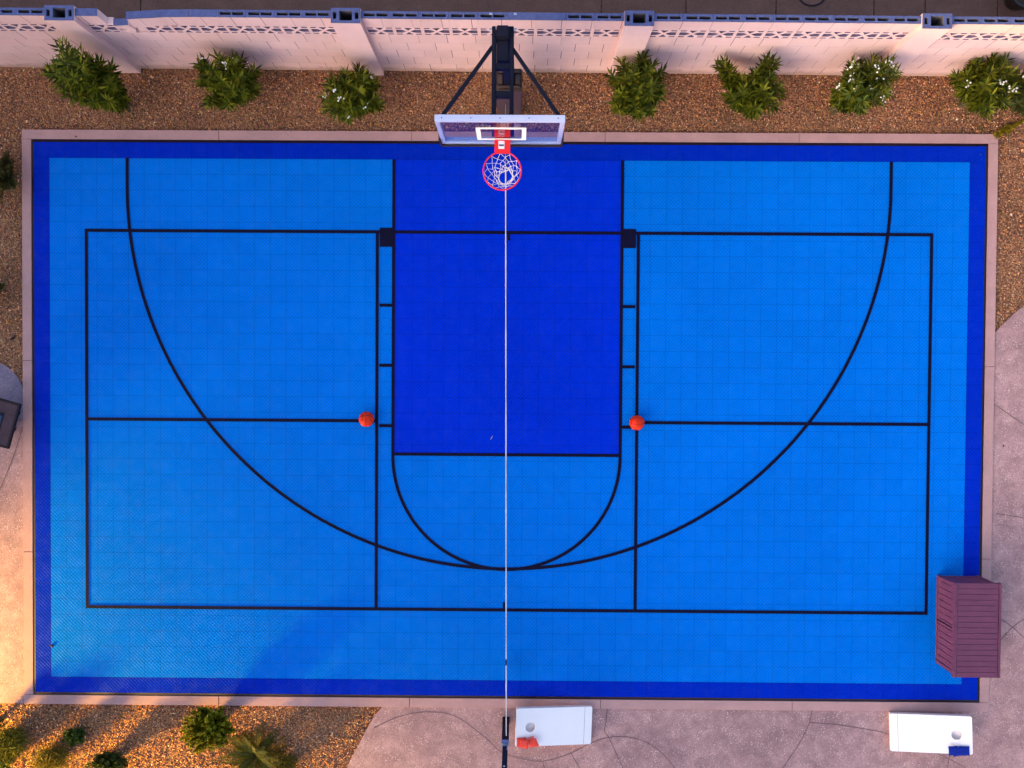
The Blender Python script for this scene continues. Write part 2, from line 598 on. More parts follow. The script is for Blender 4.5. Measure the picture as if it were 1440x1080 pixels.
# pickleball lines
PX, PYT, PYB = 6.69, 3.01, -3.02
NV = 2.058
for s in (-1, 1):
    x0, x1 = sorted((s * PX, s * (PX - LW)))
    seg(x0, x1, PYB, PYT, 3)
    x0, x1 = sorted((s * (NV + LW / 2), s * (NV - LW / 2)))
    seg(x0, x1, PYB + LW, PYT - LW, 3)
    x0, x1 = sorted((s * (PX - LW), s * (NV + LW / 2)))
    seg(x0, x1, 0.0 - LW / 2, LW / 2, 4)
    # lane blocks and hash marks
    x0, x1 = sorted((s * KX1, s * (KX1 + 0.195)))
    seg(x0, x1, 2.75, 3.05, 9)
    for yy in (1.83, 0.88, -0.075):
        seg(x0, x1, yy - LW / 2, yy + LW / 2, 5)
seg(-PX + LW, PX - LW, PYT - LW, PYT, 6)
seg(-PX + LW, PX - LW, PYB, PYB + LW, 6)
seg(-0.005, 0.035, PYT - LW - 0.1, PYT - LW, 5)
seg(-0.04, -0.005, PYB + LW, PYB + LW + 0.1, 5)
struct(lines.build('court_lines', M['line']))

# ------------------------------------------------------------------ patio concrete
P2 = lambda x, y, z=Z_PATIO: px(x, y, z)


def plan(pts, z=Z_PATIO):
    return [(p.x, p.y) for p in (px(x, y, z) for x, y in pts)]


bottom_poly = plan(smooth_line([(541, 985), (524, 1012), (509, 1036), (500, 1056), (490, 1080), (472, 1130)], 3)[:] if False else
                   [(538, 985), (526, 1008), (513, 1030), (503, 1050), (494, 1066), (487, 1082), (470, 1150)])
bottom_poly = [(bottom_poly[0][0], -oy + 0.002)] + bottom_poly[1:] + [(-2.9, -16), (24, -16), (24, -oy + 0.002)]
right_poly = plan([(1380, 476), (1397, 468), (1412, 455), (1427, 440), (1441, 430), (1475, 408)])
right_poly = [(ox - 0.002, right_poly[1][1])] + right_poly[2:] + [(12, 2.9), (24, 5.0), (24, -oy + 0.002), (ox - 0.002, -oy + 0.002)]
left_poly = plan([(-40, 512), (-12, 509), (4, 512), (18, 522), (28, 536), (34, 550), (38, 566)])
left_poly = [(-24, left_poly[0][1] - 0.3)] + left_poly[:-1] + [(-ox + 0.002, left_poly[-1][1]), (-ox + 0.002, -oy), (-24, -oy)]
for poly in (bottom_poly, right_poly, left_poly):
    mb = MB()
    mb.poly(poly, -0.2, Z_PATIO)
    struct(mb.build('patio', M['patio']))

shade_poly = plan([(37, 566), (36.5, 578), (35, 590), (-40, 612)], Z_PATIO)  # shaded part of the left patio, drawn as its own sheet
shade_poly = [(-12, shade_poly[-1][1] - 0.4)] + shade_poly[::-1] + plan([(34.2, 552), (28.5, 537.5), (18.2, 523.5), (4, 513.5), (-12, 510.5), (-40, 513.5)])
shade_poly.append((-12, shade_poly[-1][1] - 0.3))
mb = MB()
mb.poly(shade_poly, -0.1, Z_PATIO + 0.004)
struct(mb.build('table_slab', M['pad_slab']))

cuts = [[(525, 1024), (560, 1008), (600, 1001), (640, 1007), (680, 1035), (705, 1057), (735, 1067), (765, 1070), (800, 1060), (830, 1045), (855, 1037), (880, 1036), (905, 1042), (930, 1058), (952, 1084)],
        [(854, 996), (852, 1016), (850, 1028), (856, 1037), (866, 1058), (880, 1090)],
        [(763, 1070), (768, 1090)], [(803, 1059), (822, 1092)],
        [(1142, 999), (1138, 1016), (1127, 1040), (1098, 1084)],
        [(1138, 1016), (1170, 1018), (1210, 1024), (1251, 1033), (1322, 1061), (1366, 1084)],
        [(1335, 1062), (1331, 1086)]]
cuts2 = [[(1396, 567), (1441, 598), (1480, 624)], [(1403, 868), (1424, 882), (1445, 902)], [(1403, 905), (1424, 882), (1447, 866)], [(1400, 722), (1445, 729)]]
cuts3 = [[(37, 566), (35, 590), (28, 614), (18, 645), (-2, 694)]]
mb = MB()
for c in cuts + cuts2 + cuts3:
    strip(mb, smooth_line([(p.x, p.y) for p in (px(x, y, Z_PATIO) for x, y in c)], 5), 0.0105, Z_PATIO + (0.008 if c in cuts3 else 0.004))
struct(mb.build('patio_joints', M['joint']))

# ------------------------------------------------------------------ loose gravel (uncountable)


def inside(poly, X, Y):
    ins = np.zeros(len(X), bool)
    n = len(poly)
    for i in range(n):
        x0, y0 = poly[i]
        x1, y1 = poly[(i + 1) % n]
        with np.errstate(divide='ignore', invalid='ignore'):
            c = ((y0 > Y) != (y1 > Y)) & (X < (x1 - x0) * (Y - y0) / (y1 - y0) + x0)
        ins ^= c
    return ins


def make_gravel():
    n = 300000
    X = RNG.uniform(-9.6, 9.8, n)
    Y = RNG.uniform(-6.6, 5.62, n)
    keep = ~((np.abs(X) < ox) & (np.abs(Y) < oy))
    for p in (bottom_poly, right_poly, left_poly):
        jit = RNG.normal(0, 0.012, n)
        keep &= ~inside(p, X + jit, Y + jit)
    X, Y = X[keep], Y[keep]
    n = len(X)
    r = RNG.uniform(0.0065, 0.0135, n) * np.where(RNG.random(n) < 0.03, 1.8, 1.0)
    base = np.array([(1, 0, 0), (-1, 0, 0), (0, 1, 0), (0, -1, 0), (0, 0, 1), (0, 0, -1)], float)
    V = base[None] * RNG.uniform(0.7, 1.3, (n, 6, 1))
    V[:, :, 0] *= RNG.uniform(0.8, 1.5, (n, 1))
    V[:, :, 2] *= RNG.uniform(0.5, 0.9, (n, 1))
    V[:, :, :2] += RNG.normal(0, 0.18, (n, 6, 2))
    a = RNG.uniform(0, 2 * np.pi, n)
    ca, sa = np.cos(a)[:, None], np.sin(a)[:, None]
    tl = RNG.normal(0, 0.35, (n, 1))
    x, y, z = V[:, :, 0], V[:, :, 1], V[:, :, 2]
    z = z + x * tl
    V = np.stack([x * ca - y * sa, x * sa + y * ca, z], 2) * r[:, None, None]
    V[:, :, 0] += X[:, None]
    V[:, :, 1] += Y[:, None]
    V[:, :, 2] += (Z_GROUND + RNG.uniform(0.0, 0.016, n))[:, None]
    f = np.array([(0, 2, 4), (2, 1, 4), (1, 3, 4), (3, 0, 4), (2, 0, 5), (1, 2, 5), (3, 1, 5), (0, 3, 5)])
    F = (f[None] + (np.arange(n) * 6)[:, None, None]).reshape(-1, 3)
    pal = np.array([(0.42, 0.175, 0.080), (0.30, 0.115, 0.060), (0.52, 0.25, 0.12), (0.16, 0.062, 0.052), (0.60, 0.34, 0.19), (0.45, 0.195, 0.05), (0.33, 0.14, 0.11), (0.74, 0.48, 0.33)])
    c = pal[RNG.choice(len(pal), n, p=[.24, .2, .16, .13, .07, .12, .06, .02])] * RNG.uniform(0.8, 1.2, (n, 1))
    o = np_mesh('gravel', V.reshape(-1, 3), F, np.clip(np.repeat(c, 6, 0) * (1.34, 1.26, 1.12), 0, 0.9), M['stone'])
    tag(o, 'small pink and tan crushed gravel covering the planting beds', 'gravel', kind='stuff')


make_gravel()

# ------------------------------------------------------------------ block wall
WA, WB = px(0, 93, 0), px(1440, 107, 0)
wdir = (WB - WA)
wang = math.atan2(wdir.y, wdir.x)
wall = thing('block_wall', 'long pale pink breeze block wall with broken top corner behind the hoop', 'wall', (0, 0, 0), 0)
worigin = WA + wdir * ((0.0 - WA.x) / wdir.x)
wall.location = (worigin.x, worigin.y, 0)
wall.rotation_euler = (0, 0, wang)
wall_inv = Matrix.Translation(wall.location) @ Matrix.Rotation(wang, 4, 'Z')
wall_inv.invert()
ZB, ZCAP, ZTOP = 5 * ROW, 6 * ROW, 7 * ROW
TH = 0.10
to_u = lambda x, y, z: (wall_inv @ px(x, y, z)).x
PILLARS = [to_u(84.5, 24, ZTOP), to_u(486.5, 34, ZTOP), to_u(898.5, 40, ZTOP), to_u(1316.5, 36, ZTOP)]
PH = 0.2
EXT = 14.0


def cdt_plate(mb, outer, holes, to3, depth_dir, thick, back=True, inner=None):
    """plate with holes, extruded by thick along depth_dir"""
    vs, edges = [], []
    for lp in [outer] + holes:
        n0 = len(vs)
        vs += [Vector(p) for p in lp]
        edges += [(n0 + i, n0 + (i + 1) % len(lp)) for i in range(len(lp))]
    ov, oe, of, *_ = delaunay_2d_cdt(vs, edges, [], 0, 1e-6)
    pts = np.array([(p.x, p.y) for p in ov])
    fs = []
    for f in of:
        c = pts[list(f)].mean(0)
        X, Y = np.array([c[0]]), np.array([c[1]])
        if inside(outer, X, Y)[0] and not any(inside(h, X, Y)[0] for h in holes):
            fs.append(tuple(f))
    n = len(ov)
    d = Vector(depth_dir) * thick
    front = [to3(p.x, p.y) for p in ov]
    mb.add(front + [Vector(p) + d for p in front] if back else front, fs + ([tuple(i + n for i in f[::-1]) for f in fs] if back else []))
    for lp in [outer] + holes:
        m = len(lp)
        fr = [Vector(to3(*p)) for p in lp]
        (mb if inner is None or lp is outer else inner).add(fr + [p + d for p in fr], [(i, (i + 1) % m, m + (i + 1) % m, m + i) for i in range(m)])


def breeze_holes(x0, z0, wd, ht):
    """X pattern with three bars at each side, as one unit's openings"""
    def q(*pts):
        return [(x0 + a * wd, z0 + b * ht) for a, b in pts]
    g = 0.055
    return [q((0.06, 0.80), (0.24, 0.80), (0.29, 0.92), (0.06, 0.92)),
            q((0.06, 0.08), (0.29, 0.08), (0.24, 0.20), (0.06, 0.20)),
            q((0.94, 0.80), (0.94, 0.92), (0.71, 0.92), (0.76, 0.80)),
            q((0.94, 0.08), (0.94, 0.20), (0.76, 0.20), (0.71, 0.08)),
            q((0.06, 0.32), (0.27, 0.32), (0.44, 0.50), (0.27, 0.68), (0.06, 0.68)),
            q((0.94, 0.32), (0.94, 0.68), (0.73, 0.68), (0.56, 0.50), (0.73, 0.32)),
            q((0.36, 0.90), (0.50, 0.60), (0.64, 0.90)),
            q((0.36, 0.10), (0.64, 0.10), (0.50, 0.40))]


spans = []
prev = -EXT
for p in PILLARS + [EXT]:
    spans.append((prev if prev == -EXT else prev + PH, p - PH if p != EXT else EXT))
    prev = p
SOLID_CAPS = {1: (0, 1, 2), 2: (5, 6), 3: (), 4: (3, 4)}
for si, (a, b) in enumerate(spans):
    mb = MB()
    mb.box(a, b, 0, TH, -0.1, ZB - 0.002)
    mb.build('lower_courses', M['wall'], wall)
    # breeze course: units laid from the span's left end
    mb, inn = MB(), MB()
    n = max(1, round((b - a) / UNIT))
    un = (b - a) / n if si else UNIT
    start = a if si else b - UNIT * n
    for i in range(n):
        x0 = start + i * un
        if x0 + un < -9.5 or x0 > 9.5:
            mb.box(x0, x0 + un, 0.001, TH - 0.001, ZB, ZCAP)
            continue
        if si == 1 and i == 1:                    # cracked unit, split and shifted
            m2 = Matrix.Translation((0.006, -0.02, -0.002)) @ Matrix.Translation((x0, 0, ZB)) @ Matrix.Rotation(R(2.5), 4, 'Z') @ Matrix.Rotation(R(-2), 4, 'Y') @ Matrix.Translation((-x0, 0, -ZB))
            t = MB()
            cut = 0.55 * un
            cdt_plate(t, [(x0 + 0.004, ZB + 0.004), (x0 + cut - 0.02, ZB + 0.004), (x0 + cut + 0.03, ZB + 0.12), (x0 + cut, ZCAP - 0.004), (x0 + 0.004, ZCAP - 0.004)],
                      [h for h in breeze_holes(x0, ZB, un, ROW) if max(p[0] for p in h) < x0 + 0.47 * un], lambda x, z: Vector((x, 0, z)), (0, 1, 0), TH)
            mb.add([m2 @ Vector(p) for p in t.v], t.f)
            ledge = [(m2, x0 + 0.006, x0 + cut - 0.002), (Matrix.Identity(4), x0 + cut + 0.102, x0 + un - 0.004)]
            t = MB()
            cdt_plate(t, [(x0 + cut + 0.05, ZB + 0.004), (x0 + un - 0.003, ZB + 0.004), (x0 + un - 0.003, ZCAP - 0.004), (x0 + cut + 0.1, ZCAP - 0.004), (x0 + cut + 0.07, ZB + 0.15)],
                      [h for h in breeze_holes(x0, ZB, un, ROW) if min(p[0] for p in h) > x0 + 0.7 * un], lambda x, z: Vector((x, 0, z)), (0, 1, 0), TH)
            mb.add(t.v, t.f)
            continue
        cdt_plate(mb, [(x0 + 0.0015, ZB), (x0 + un - 0.0015, ZB), (x0 + un - 0.0015, ZCAP - 0.001), (x0 + 0.0015, ZCAP - 0.001)],
                  breeze_holes(x0, ZB, un, ROW), lambda x, z: Vector((x, 0, z)), (0, 1, 0), TH, inner=inn)
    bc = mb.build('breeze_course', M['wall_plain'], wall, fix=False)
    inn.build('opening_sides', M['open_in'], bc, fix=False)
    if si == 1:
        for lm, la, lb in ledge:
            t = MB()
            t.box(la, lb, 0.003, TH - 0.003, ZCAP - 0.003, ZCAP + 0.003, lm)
            t.build('mortar_bed', M['block_top'], bc)  # thin cover giving the broken ledge the sky-tinted top colour
    # top course, with open block cells
    side, top, cell = MB(), MB(), MB()
    for i in range(n):
        x0 = start + i * un
        m2 = Matrix.Identity(4)
        x1 = x0 + un
        if si == 1:
            if i == 0:
                x1 = x0 + 0.3
            elif i == 1:                          # missing block
                continue
            elif i == 2:                          # pushed forward and tilted
                m2 = Matrix.Translation((x1, 0, ZCAP)) @ Matrix.Rotation(R(5.5), 4, 'Z') @ Matrix.Rotation(R(4.5), 4, 'Y') @ Matrix.Translation((-x1, 0, -ZCAP))
                m2 = Matrix.Translation((0, -0.012, 0.004)) @ m2
                x0 -= 0.08
            elif i == 3:
                m2 = Matrix.Translation((x1, 0, ZCAP)) @ Matrix.Rotation(R(1.2), 4, 'Z') @ Matrix.Translation((-x1, 0, -ZCAP))
        x0, x1 = x0 + 0.0015, x1 - 0.0015
        solid = i in SOLID_CAPS.get(si, ()) or (si == 1 and i < 5 and i > 1)
        tt = MB()
        tt.add([(x0, 0, ZCAP), (x1, 0, ZCAP), (x1, 0, ZTOP), (x0, 0, ZTOP), (x0, TH, ZCAP), (x1, TH, ZCAP), (x1, TH, ZTOP), (x0, TH, ZTOP)],
               [(0, 1, 2, 3), (5, 4, 7, 6), (4, 0, 3, 7), (1, 5, 6, 2), (4, 5, 1, 0)])
        side.add([m2 @ Vector(p) for p in tt.v], tt.f)
        holes = []
        if not solid:
            wdt = x1 - x0
            for c in ((0.28, 0.72) if wdt > 0.35 else (0.45,)):
                hw = 0.075 if wdt > 0.35 else 0.085
                cx = x0 + c * wdt
                holes.append([(cx + hw * sx * (1 if k else 0.93), TH / 2 + 0.021 * sy * (0.6 if k else 1)) for sx, sy, k in
                              ((-1, -1, 0), (1, -1, 0), (1, -1, 1), (1, 1, 1), (1, 1, 0), (-1, 1, 0), (-1, 1, 1), (-1, -1, 1))])
        tt = MB()
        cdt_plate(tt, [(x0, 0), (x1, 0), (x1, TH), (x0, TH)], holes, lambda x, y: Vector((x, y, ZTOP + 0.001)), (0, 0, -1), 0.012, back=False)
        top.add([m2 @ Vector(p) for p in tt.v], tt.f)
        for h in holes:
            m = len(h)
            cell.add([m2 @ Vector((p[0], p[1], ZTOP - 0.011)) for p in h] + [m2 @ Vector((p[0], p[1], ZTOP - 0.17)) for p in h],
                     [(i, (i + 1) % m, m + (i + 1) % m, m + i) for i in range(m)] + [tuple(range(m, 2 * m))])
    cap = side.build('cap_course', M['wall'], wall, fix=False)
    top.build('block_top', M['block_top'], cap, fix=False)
    if cell.v:
        cell.build('block_cells', M['block_in'], cap, fix=False)
for pi, u in enumerate(PILLARS):
    mb = MB()
    y0, y1 = -0.075, 0.125
    a, b = u - PH + 0.002, u + PH - 0.002
    zt = ZTOP + 0.03
    mb.add([(a, y0, -0.1), (b, y0, -0.1), (b, y0, zt), (a, y0, zt), (a, y1, -0.1), (b, y1, -0.1), (b, y1, zt), (a, y1, zt)],
           [(0, 1, 2, 3), (5, 4, 7, 6), (4, 0, 3, 7), (1, 5, 6, 2)])
    pil = mb.build('pillar', M['wall_plain'], wall)
    cy = (y0 + y1) / 2
    sq = lambda x0, x1, h: [(x0, cy - h), (x1, cy - h), (x1, cy + h), (x0, cy + h)]
    holes = [sq(u - 0.085, u + 0.085, 0.066), sq(u - 0.172, u - 0.125, 0.045), sq(u + 0.125, u + 0.172, 0.045)]
    tt = MB()
    cdt_plate(tt, [(a, y0), (b, y0), (b, y1), (a, y1)], holes, lambda x, y: Vector((x, y, zt + 0.001)), (0, 0, -1), 0.012, back=False)
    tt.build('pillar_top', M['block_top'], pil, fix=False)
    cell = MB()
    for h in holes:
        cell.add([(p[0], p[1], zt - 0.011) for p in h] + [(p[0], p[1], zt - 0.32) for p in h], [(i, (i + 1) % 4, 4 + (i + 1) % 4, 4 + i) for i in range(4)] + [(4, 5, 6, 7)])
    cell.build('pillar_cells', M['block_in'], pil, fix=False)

# pavement behind the wall, in slabs
joints = [to_u(x, 5, 0) for x in (197, 846, 965, 1092, 1230, 1302, 1404)]
edges_u = [-30, -10.4] + joints + [11.0, 30]
mb = MB()
for a, b in zip(edges_u[:-1], edges_u[1:]):
    mb.box(a + 0.008, b - 0.008, TH + 0.02, 12, -0.2, -0.02)
pv = mb.build('pavement', M['alley'], bevel=0.004, loc=wall.location, rot=(0, 0, wang))
struct(pv)
mb = MB()
mc = px(1142, -13, -0.016)
mb.lathe([(0.22, -0.05), (0.22, -0.012), (0.205, -0.010), (0.0, -0.009)][:3], 40)
mh = mb.build('manhole_cover', M['alley'], loc=(mc.x, mc.y, 0))
tag(mh, 'round flush cover set in the pavement behind the wall', 'cover')
mb = MB()
strip(mb, [(0.235 * math.cos(a), 0.235 * math.sin(a)) for a in np.linspace(0, 2 * math.pi, 48, endpoint=False)], 0.03, -0.015, True)
mb.build('rim_gap', M['dark_bit'], mh)

# dark pot behind the wall, cut by the corner of the frame
pp = px(1444, -13, 0.3)
pot = thing('planter_pot', 'dark round pot on the pavement behind the wall at the top right corner', 'pot', (pp.x, pp.y, -0.02))
mb = MB()
mb.lathe([(0.17, 0.0), (0.25, 0.25), (0.28, 0.36), (0.30, 0.37), (0.30, 0.40), (0.26, 0.40), (0.25, 0.34)], 32)
mb.build('pot_body', M['terracotta'], pot, smooth=True)
mb = MB()
mb.lathe([(0.25, 0.33), (0.25, 0.345)], 24)
mb.build('soil', M['soil'], pot)


# ------------------------------------------------------------------ basketball hoop
pc = px(716, 161, 0)
hoop = thing('basketball_hoop', 'tall black basketball hoop with clear framed backboard and red rim', 'basketball hoop', (0.02, 4.87, 0))
HL = lambda p: (p[0] - 0.02, p[1] - 4.87, p[2])
mb = MB()
mb.box(-0.075, 0.075, -0.075, 0.075, -0.05, 3.25)
mb.build('pole', M['black'], hoop, bevel=0.008)
mb = MB()
mb.box(-0.15, 0.17, -0.42, 0.2, -0.08, 0.03)
mb.build('footing', M['kerb'], hoop, bevel=0.01)
mb = MB()
for k in range(4):                              # wraps round the pole
    x0, x1, y0, y1 = [(-0.19, 0.19, -0.16, -0.08), (-0.19, 0.19, 0.08, 0.16), (-0.19, -0.08, -0.079, 0.079), (0.08, 0.19, -0.079, 0.079)][k]
    mb.box(x0, x1, y0, y1, 0.04, 1.55)
mb.box(-0.165, 0.165, -0.135, -0.078, 1.5505, 1.58)
mb.box(-0.165, 0.165, 0.078, 0.135, 1.5505, 1.58)
mb.box(-0.165, -0.077, -0.0775, 0.0775, 1.5505, 1.58)
mb.box(0.077, 0.165, -0.0775, 0.0775, 1.5505, 1.58)
mb.build('pole_pad', M['brown_pad'], hoop, bevel=0.025)
XL, XR = px(694.3, 100, 3.4).x - 0.02, px(719.6, 100, 3.4).x - 0.02
YF = 3.634                                       # front plane of the board
YB = YF + 0.075
for x in (XL, XR):
    mb = MB()
    mb.box(x - 0.022, x + 0.022, YB + 0.035 - 4.87, px(700, 37, 3.45).y - 4.87, 3.36, 3.46)
    mb.build('upper_arm', M['black'], hoop, bevel=0.005)
    mb = MB()
    mb.box(x - 0.022, x + 0.022, YB + 0.035 - 4.87, 0.12, 2.94, 3.02)
    mb.build('lower_arm', M['black'], hoop, bevel=0.005)
    mb = MB()
    mb.box(x - 0.03, x + 0.03, YB + 0.002 - 4.87, YB + 0.034 - 4.87, 2.86, 3.80)
    mb.build('back_upright', M['black'], hoop, bevel=0.004)
xm = (XL + XR) / 2
mb = MB()
yb1, yb0 = px(705, 35, 3.55).y - 4.87, px(705, 52, 3.55).y - 4.87
mb.box(xm - 0.075, xm + 0.075, yb0, yb1, 3.30, 3.55)
mb.box(xm - 0.07, xm + 0.07, px(705, 86, 3.45).y - 4.87, yb0 - 0.002, 3.34, 3.45)
mb.build('head_box', M['black'], hoop, bevel=0.012)
for xx in (XL, XR):                              # pivot bolts
    for yy in (0.02, 0.2, 0.38):
        s = -1 if xx == XL else 1
        mb = MB()
        mb.tube([(xx + s * 0.02, yy - 0.05, 3.42), (xx + s * 0.055, yy - 0.05, 3.42)], 0.014, 6)
        mb.build('pivot_bolt', M['steel'], hoop)
for y_ in (94, 133):
    yy = px(705, y_, 3.42).y - 4.87
    mb = MB()
    mb.box(XL + 0.024, XR - 0.024, yy - 0.035, yy + 0.035, 3.37, 3.45)
    mb.build('cross_plate', M['black'], hoop, bevel=0.004)
for x0, y0, x1, y1 in ((692.5, 66, 622.5, 163), (721.0, 69, 786, 162)):
    a, b = px(x0, y0, 3.4), px(x1, y1, 3.78)
    mb = MB()
    mb.bar(HL(a), HL((b.x, YB + 0.012, b.z)), 0.042, 0.042)
    mb.build('brace', M['black'], hoop, bevel=0.005)
# backboard
bx0, bx1 = px(611, 170, 3.86).x - 0.02, px(795, 169, 3.86).x - 0.02
bz0, bz1 = 2.87, 3.86
fy0, fy1 = YF - 4.87, YB - 4.87
FW = 0.052
mb = MB()
for a, b, c, d in ((bx0, bx1, bz1 - FW, bz1), (bx0, bx1, bz0, bz0 + FW), (bx0, bx0 + FW, bz0 + FW, bz1 - FW), (bx1 - FW, bx1, bz0 + FW, bz1 - FW)):
    mb.box(a, b, fy0, fy1, c, d)
bf = mb.build('backboard_frame', M['frame'], hoop, bevel=0.003)
for t in (0.055, 0.277, 0.5, 0.723, 0.945):
    mb = MB()
    xx = bx0 + (bx1 - bx0) * t
    mb.tube([(xx, (fy0 + fy1) / 2, bz1 + 0.0005), (xx, (fy0 + fy1) / 2, bz1 + 0.004)], 0.007, 8)
    mb.build('screw', M['ink'], bf)
mb = MB()
mb.box(bx0 + FW - 0.004, bx1 - FW + 0.004, fy0 + 0.012, fy0 + 0.022, bz0 + FW - 0.004, bz1 - FW + 0.004)
mb.build('backboard_glass', M['glass'], hoop)
mb = MB()
rx0, rx1 = px(668.6, 181, 3.56).x - 0.02, px(740.2, 181, 3.56).x - 0.02
rz0, rz1, rw = 3.04, 3.57, 0.052
for a, b, c, d in ((rx0, rx1, rz1 - rw, rz1), (rx0, rx1, rz0, rz0 + rw), (rx0, rx0 + rw, rz0 + rw, rz1 - rw), (rx1 - rw, rx1, rz0 + rw, rz1 - rw)):
    mb.box(a, b, fy0 + 0.006, fy0 + 0.0105, c, d)
mb.build('target_square', M['white'], hoop)
mb = MB()                                        # padding along the lower edge and up the corners
mb.box(bx0 - 0.022, bx1 + 0.022, fy0 - 0.022, fy1 + 0.01, bz0 - 0.06, bz0 - 0.003)
for a, b in ((bx0 - 0.022, bx0 - 0.003), (bx1 + 0.003, bx1 + 0.022)):
    mb.box(a, b, fy0 - 0.022, fy1 + 0.01, bz0 - 0.0025, bz0 + 0.27)
mb.build('edge_pad', M['pad'], hoop, bevel=0.006)
# rim
rc = px(706.3, 240.4, 3.05)
rl = Vector(HL(rc))
RR = 0.2315
rim = MB()
rim.tube([(rl.x + RR * math.cos(a), rl.y + RR * math.sin(a), 3.05) for a in np.linspace(0, 2 * math.pi, 56, endpoint=False)], 0.0095, 8, True)
rim_o = rim.build('rim', M['red'], hoop, smooth=True)
mb = MB()
pw = 0.098
mb.add([(rl.x - pw, fy0 - 0.002, 3.045), (rl.x + pw, fy0 - 0.002, 3.045), (rl.x + pw * 0.98, rl.y + 0.21, 3.045), (rl.x - pw * 0.98, rl.y + 0.21, 3.045),
        (rl.x - pw, fy0 - 0.002, 3.075), (rl.x + pw, fy0 - 0.002, 3.075), (rl.x + pw * 0.98, rl.y + 0.21, 3.062), (rl.x - pw * 0.98, rl.y + 0.21, 3.062)],
       [(3, 2, 1, 0), (4, 5, 6, 7), (0, 1, 5, 4), (1, 2, 6, 5), (2, 3, 7, 6), (3, 0, 4, 7)])
mb.add([(rl.x - pw, fy0 - 0.003, 2.93), (rl.x + pw, fy0 - 0.003, 2.93), (rl.x + pw, fy0 - 0.003, 3.044), (rl.x - pw, fy0 - 0.003, 3.044),
        (rl.x - pw, fy0 - 0.03, 2.95), (rl.x + pw, fy0 - 0.03, 2.95), (rl.x + pw, fy0 - 0.03, 3.044), (rl.x - pw, fy0 - 0.03, 3.044)],
       [(0, 1, 2, 3), (7, 6, 5, 4), (0, 4, 5, 1), (1, 5, 6, 2), (3, 2, 6, 7), (0, 3, 7, 4)])
rp = mb.build('rim_mount', M['red'], rim_o, bevel=0.004)
mb = MB()
mb.box(rl.x - 0.098, rl.x + 0.098, fy0 + 0.024, fy1 + 0.02, 2.98, 3.28)
mb.build('mount_bracket', M['red'], hoop, bevel=0.006)
ymid = (fy0 - 0.002 + rl.y + 0.21) / 2 + 0.02
zs = 3.0785
mb = MB()
mb.box(rl.x - 0.03 - 0.018, rl.x + 0.034 - 0.008, ymid - 0.048, ymid + 0.048, 3.072, zs)
stk = mb.build('label_plate', M['sticker'], hoop)
mb = MB()
mb.box(rl.x - 0.042, rl.x + 0.02, ymid - 0.011, ymid + 0.005, zs, zs + 0.001)
mb.box(rl.x - 0.036, rl.x + 0.012, ymid - 0.0155, ymid - 0.0125, zs, zs + 0.001)
mb.build('label_mark', M['ink'], stk)
# net: twelve loops of crossing cords that narrow downwards, gathered at the bottom
mb = MB()
NL, LEV = 12, 7


def npnt(k, l):
    a = 2 * math.pi * (k + 0.5 * (l % 2)) / NL + 0.1
    r = [0.222, 0.190, 0.156, 0.128, 0.106, 0.092, 0.086][l]
    z = 3.04 - [0.0, 0.075, 0.15, 0.22, 0.285, 0.345, 0.40][l]
    rnd = random.Random(k * 31 + l)
    j = 0.0 if l == 0 else 0.019
    return Vector((rl.x + r * math.cos(a) + rnd.uniform(-j, j) + 0.006 * l, rl.y + r * math.sin(a) + rnd.uniform(-j, j) + 0.003 * l, z + rnd.uniform(-j, j)))


for l in range(LEV - 1):
    for k in range(NL):
        a = npnt(k, l)
        for k2 in ((k, k - 1) if l % 2 == 0 else (k, k + 1)):
            b = npnt(k2 % NL, l + 1)
            mid = (a + b) / 2 + Vector((random.uniform(-.006, .006), random.uniform(-.006, .006), -0.008))
            mb.tube([a, mid, b], 0.0027 if l < 3 else 0.0042, 5)
for k in range(NL):
    a, b = npnt(k, LEV - 1), npnt((k + 1) % NL, LEV - 1)
    mb.tube([a, (a + b) / 2 + Vector((0, 0, -0.02)), b], 0.0075, 6)
mb.build('net', M['cord'], hoop, fix=False)

# ------------------------------------------------------------------ court net and its post
NZ = 0.96
n0, n1 = px(710.9, 146, NZ), px(711.8, 985, NZ)
net = thing('court_net', 'white taped pickleball net strung across the middle of the court', 'net', (n1.x, n1.y, 0))
nd = n0 - n1
nang = math.atan2(nd.y, nd.x)
net.rotation_euler = (0, 0, nang)
NLn = nd.length
mb = MB()
NTAPE = (px(711, 237, NZ) - n1).length
brk = [(0.0, 0.515), (0.61, NTAPE)]
for a, b in brk:
    seg_n = max(2, int((b - a) / 0.25))
    for i in range(seg_n):
        x0, x1 = a + (b - a) * i / seg_n, a + (b - a) * (i + 1) / seg_n
        z0 = NZ - 0.04 * (4 * (x0 / NLn) * (1 - x0 / NLn))
        z1 = NZ - 0.04 * (4 * (x1 / NLn) * (1 - x1 / NLn))
        w0, w1 = 0.0084 + 0.0015 * math.sin(x0 * 5.1), 0.0084 + 0.0015 * math.sin(x1 * 5.1)
        vs = [(x, s * ww, z + dz) for x, ww, z in ((x0, w0, z0), (x1, w1, z1)) for s, dz in ((-1, -0.05), (1, -0.05), (0.8, 0), (-0.8, 0))]
        mb.add(vs, [(k, (k + 1) % 4, 4 + (k + 1) % 4, 4 + k) for k in range(4)] + [(3, 2, 1, 0), (4, 5, 6, 7)])
mb.build('top_tape', M['tape'], net, fix=False)
mb = MB()
for i in range(int(NLn / 0.09)):
    x = 0.05 + i * 0.09
    mb.box(x - 0.002, x + 0.002, -0.002, 0.002, 0.09, NZ - 0.09)
for k in range(9):
    z = 0.09 + k * (NZ - 0.19) / 8
    mb.box(0.04, NLn - 0.04, -0.0035, -0.0022, z - 0.002, z + 0.002)
mb.build('mesh', M['net_black'], net, fix=False)
mb = MB()
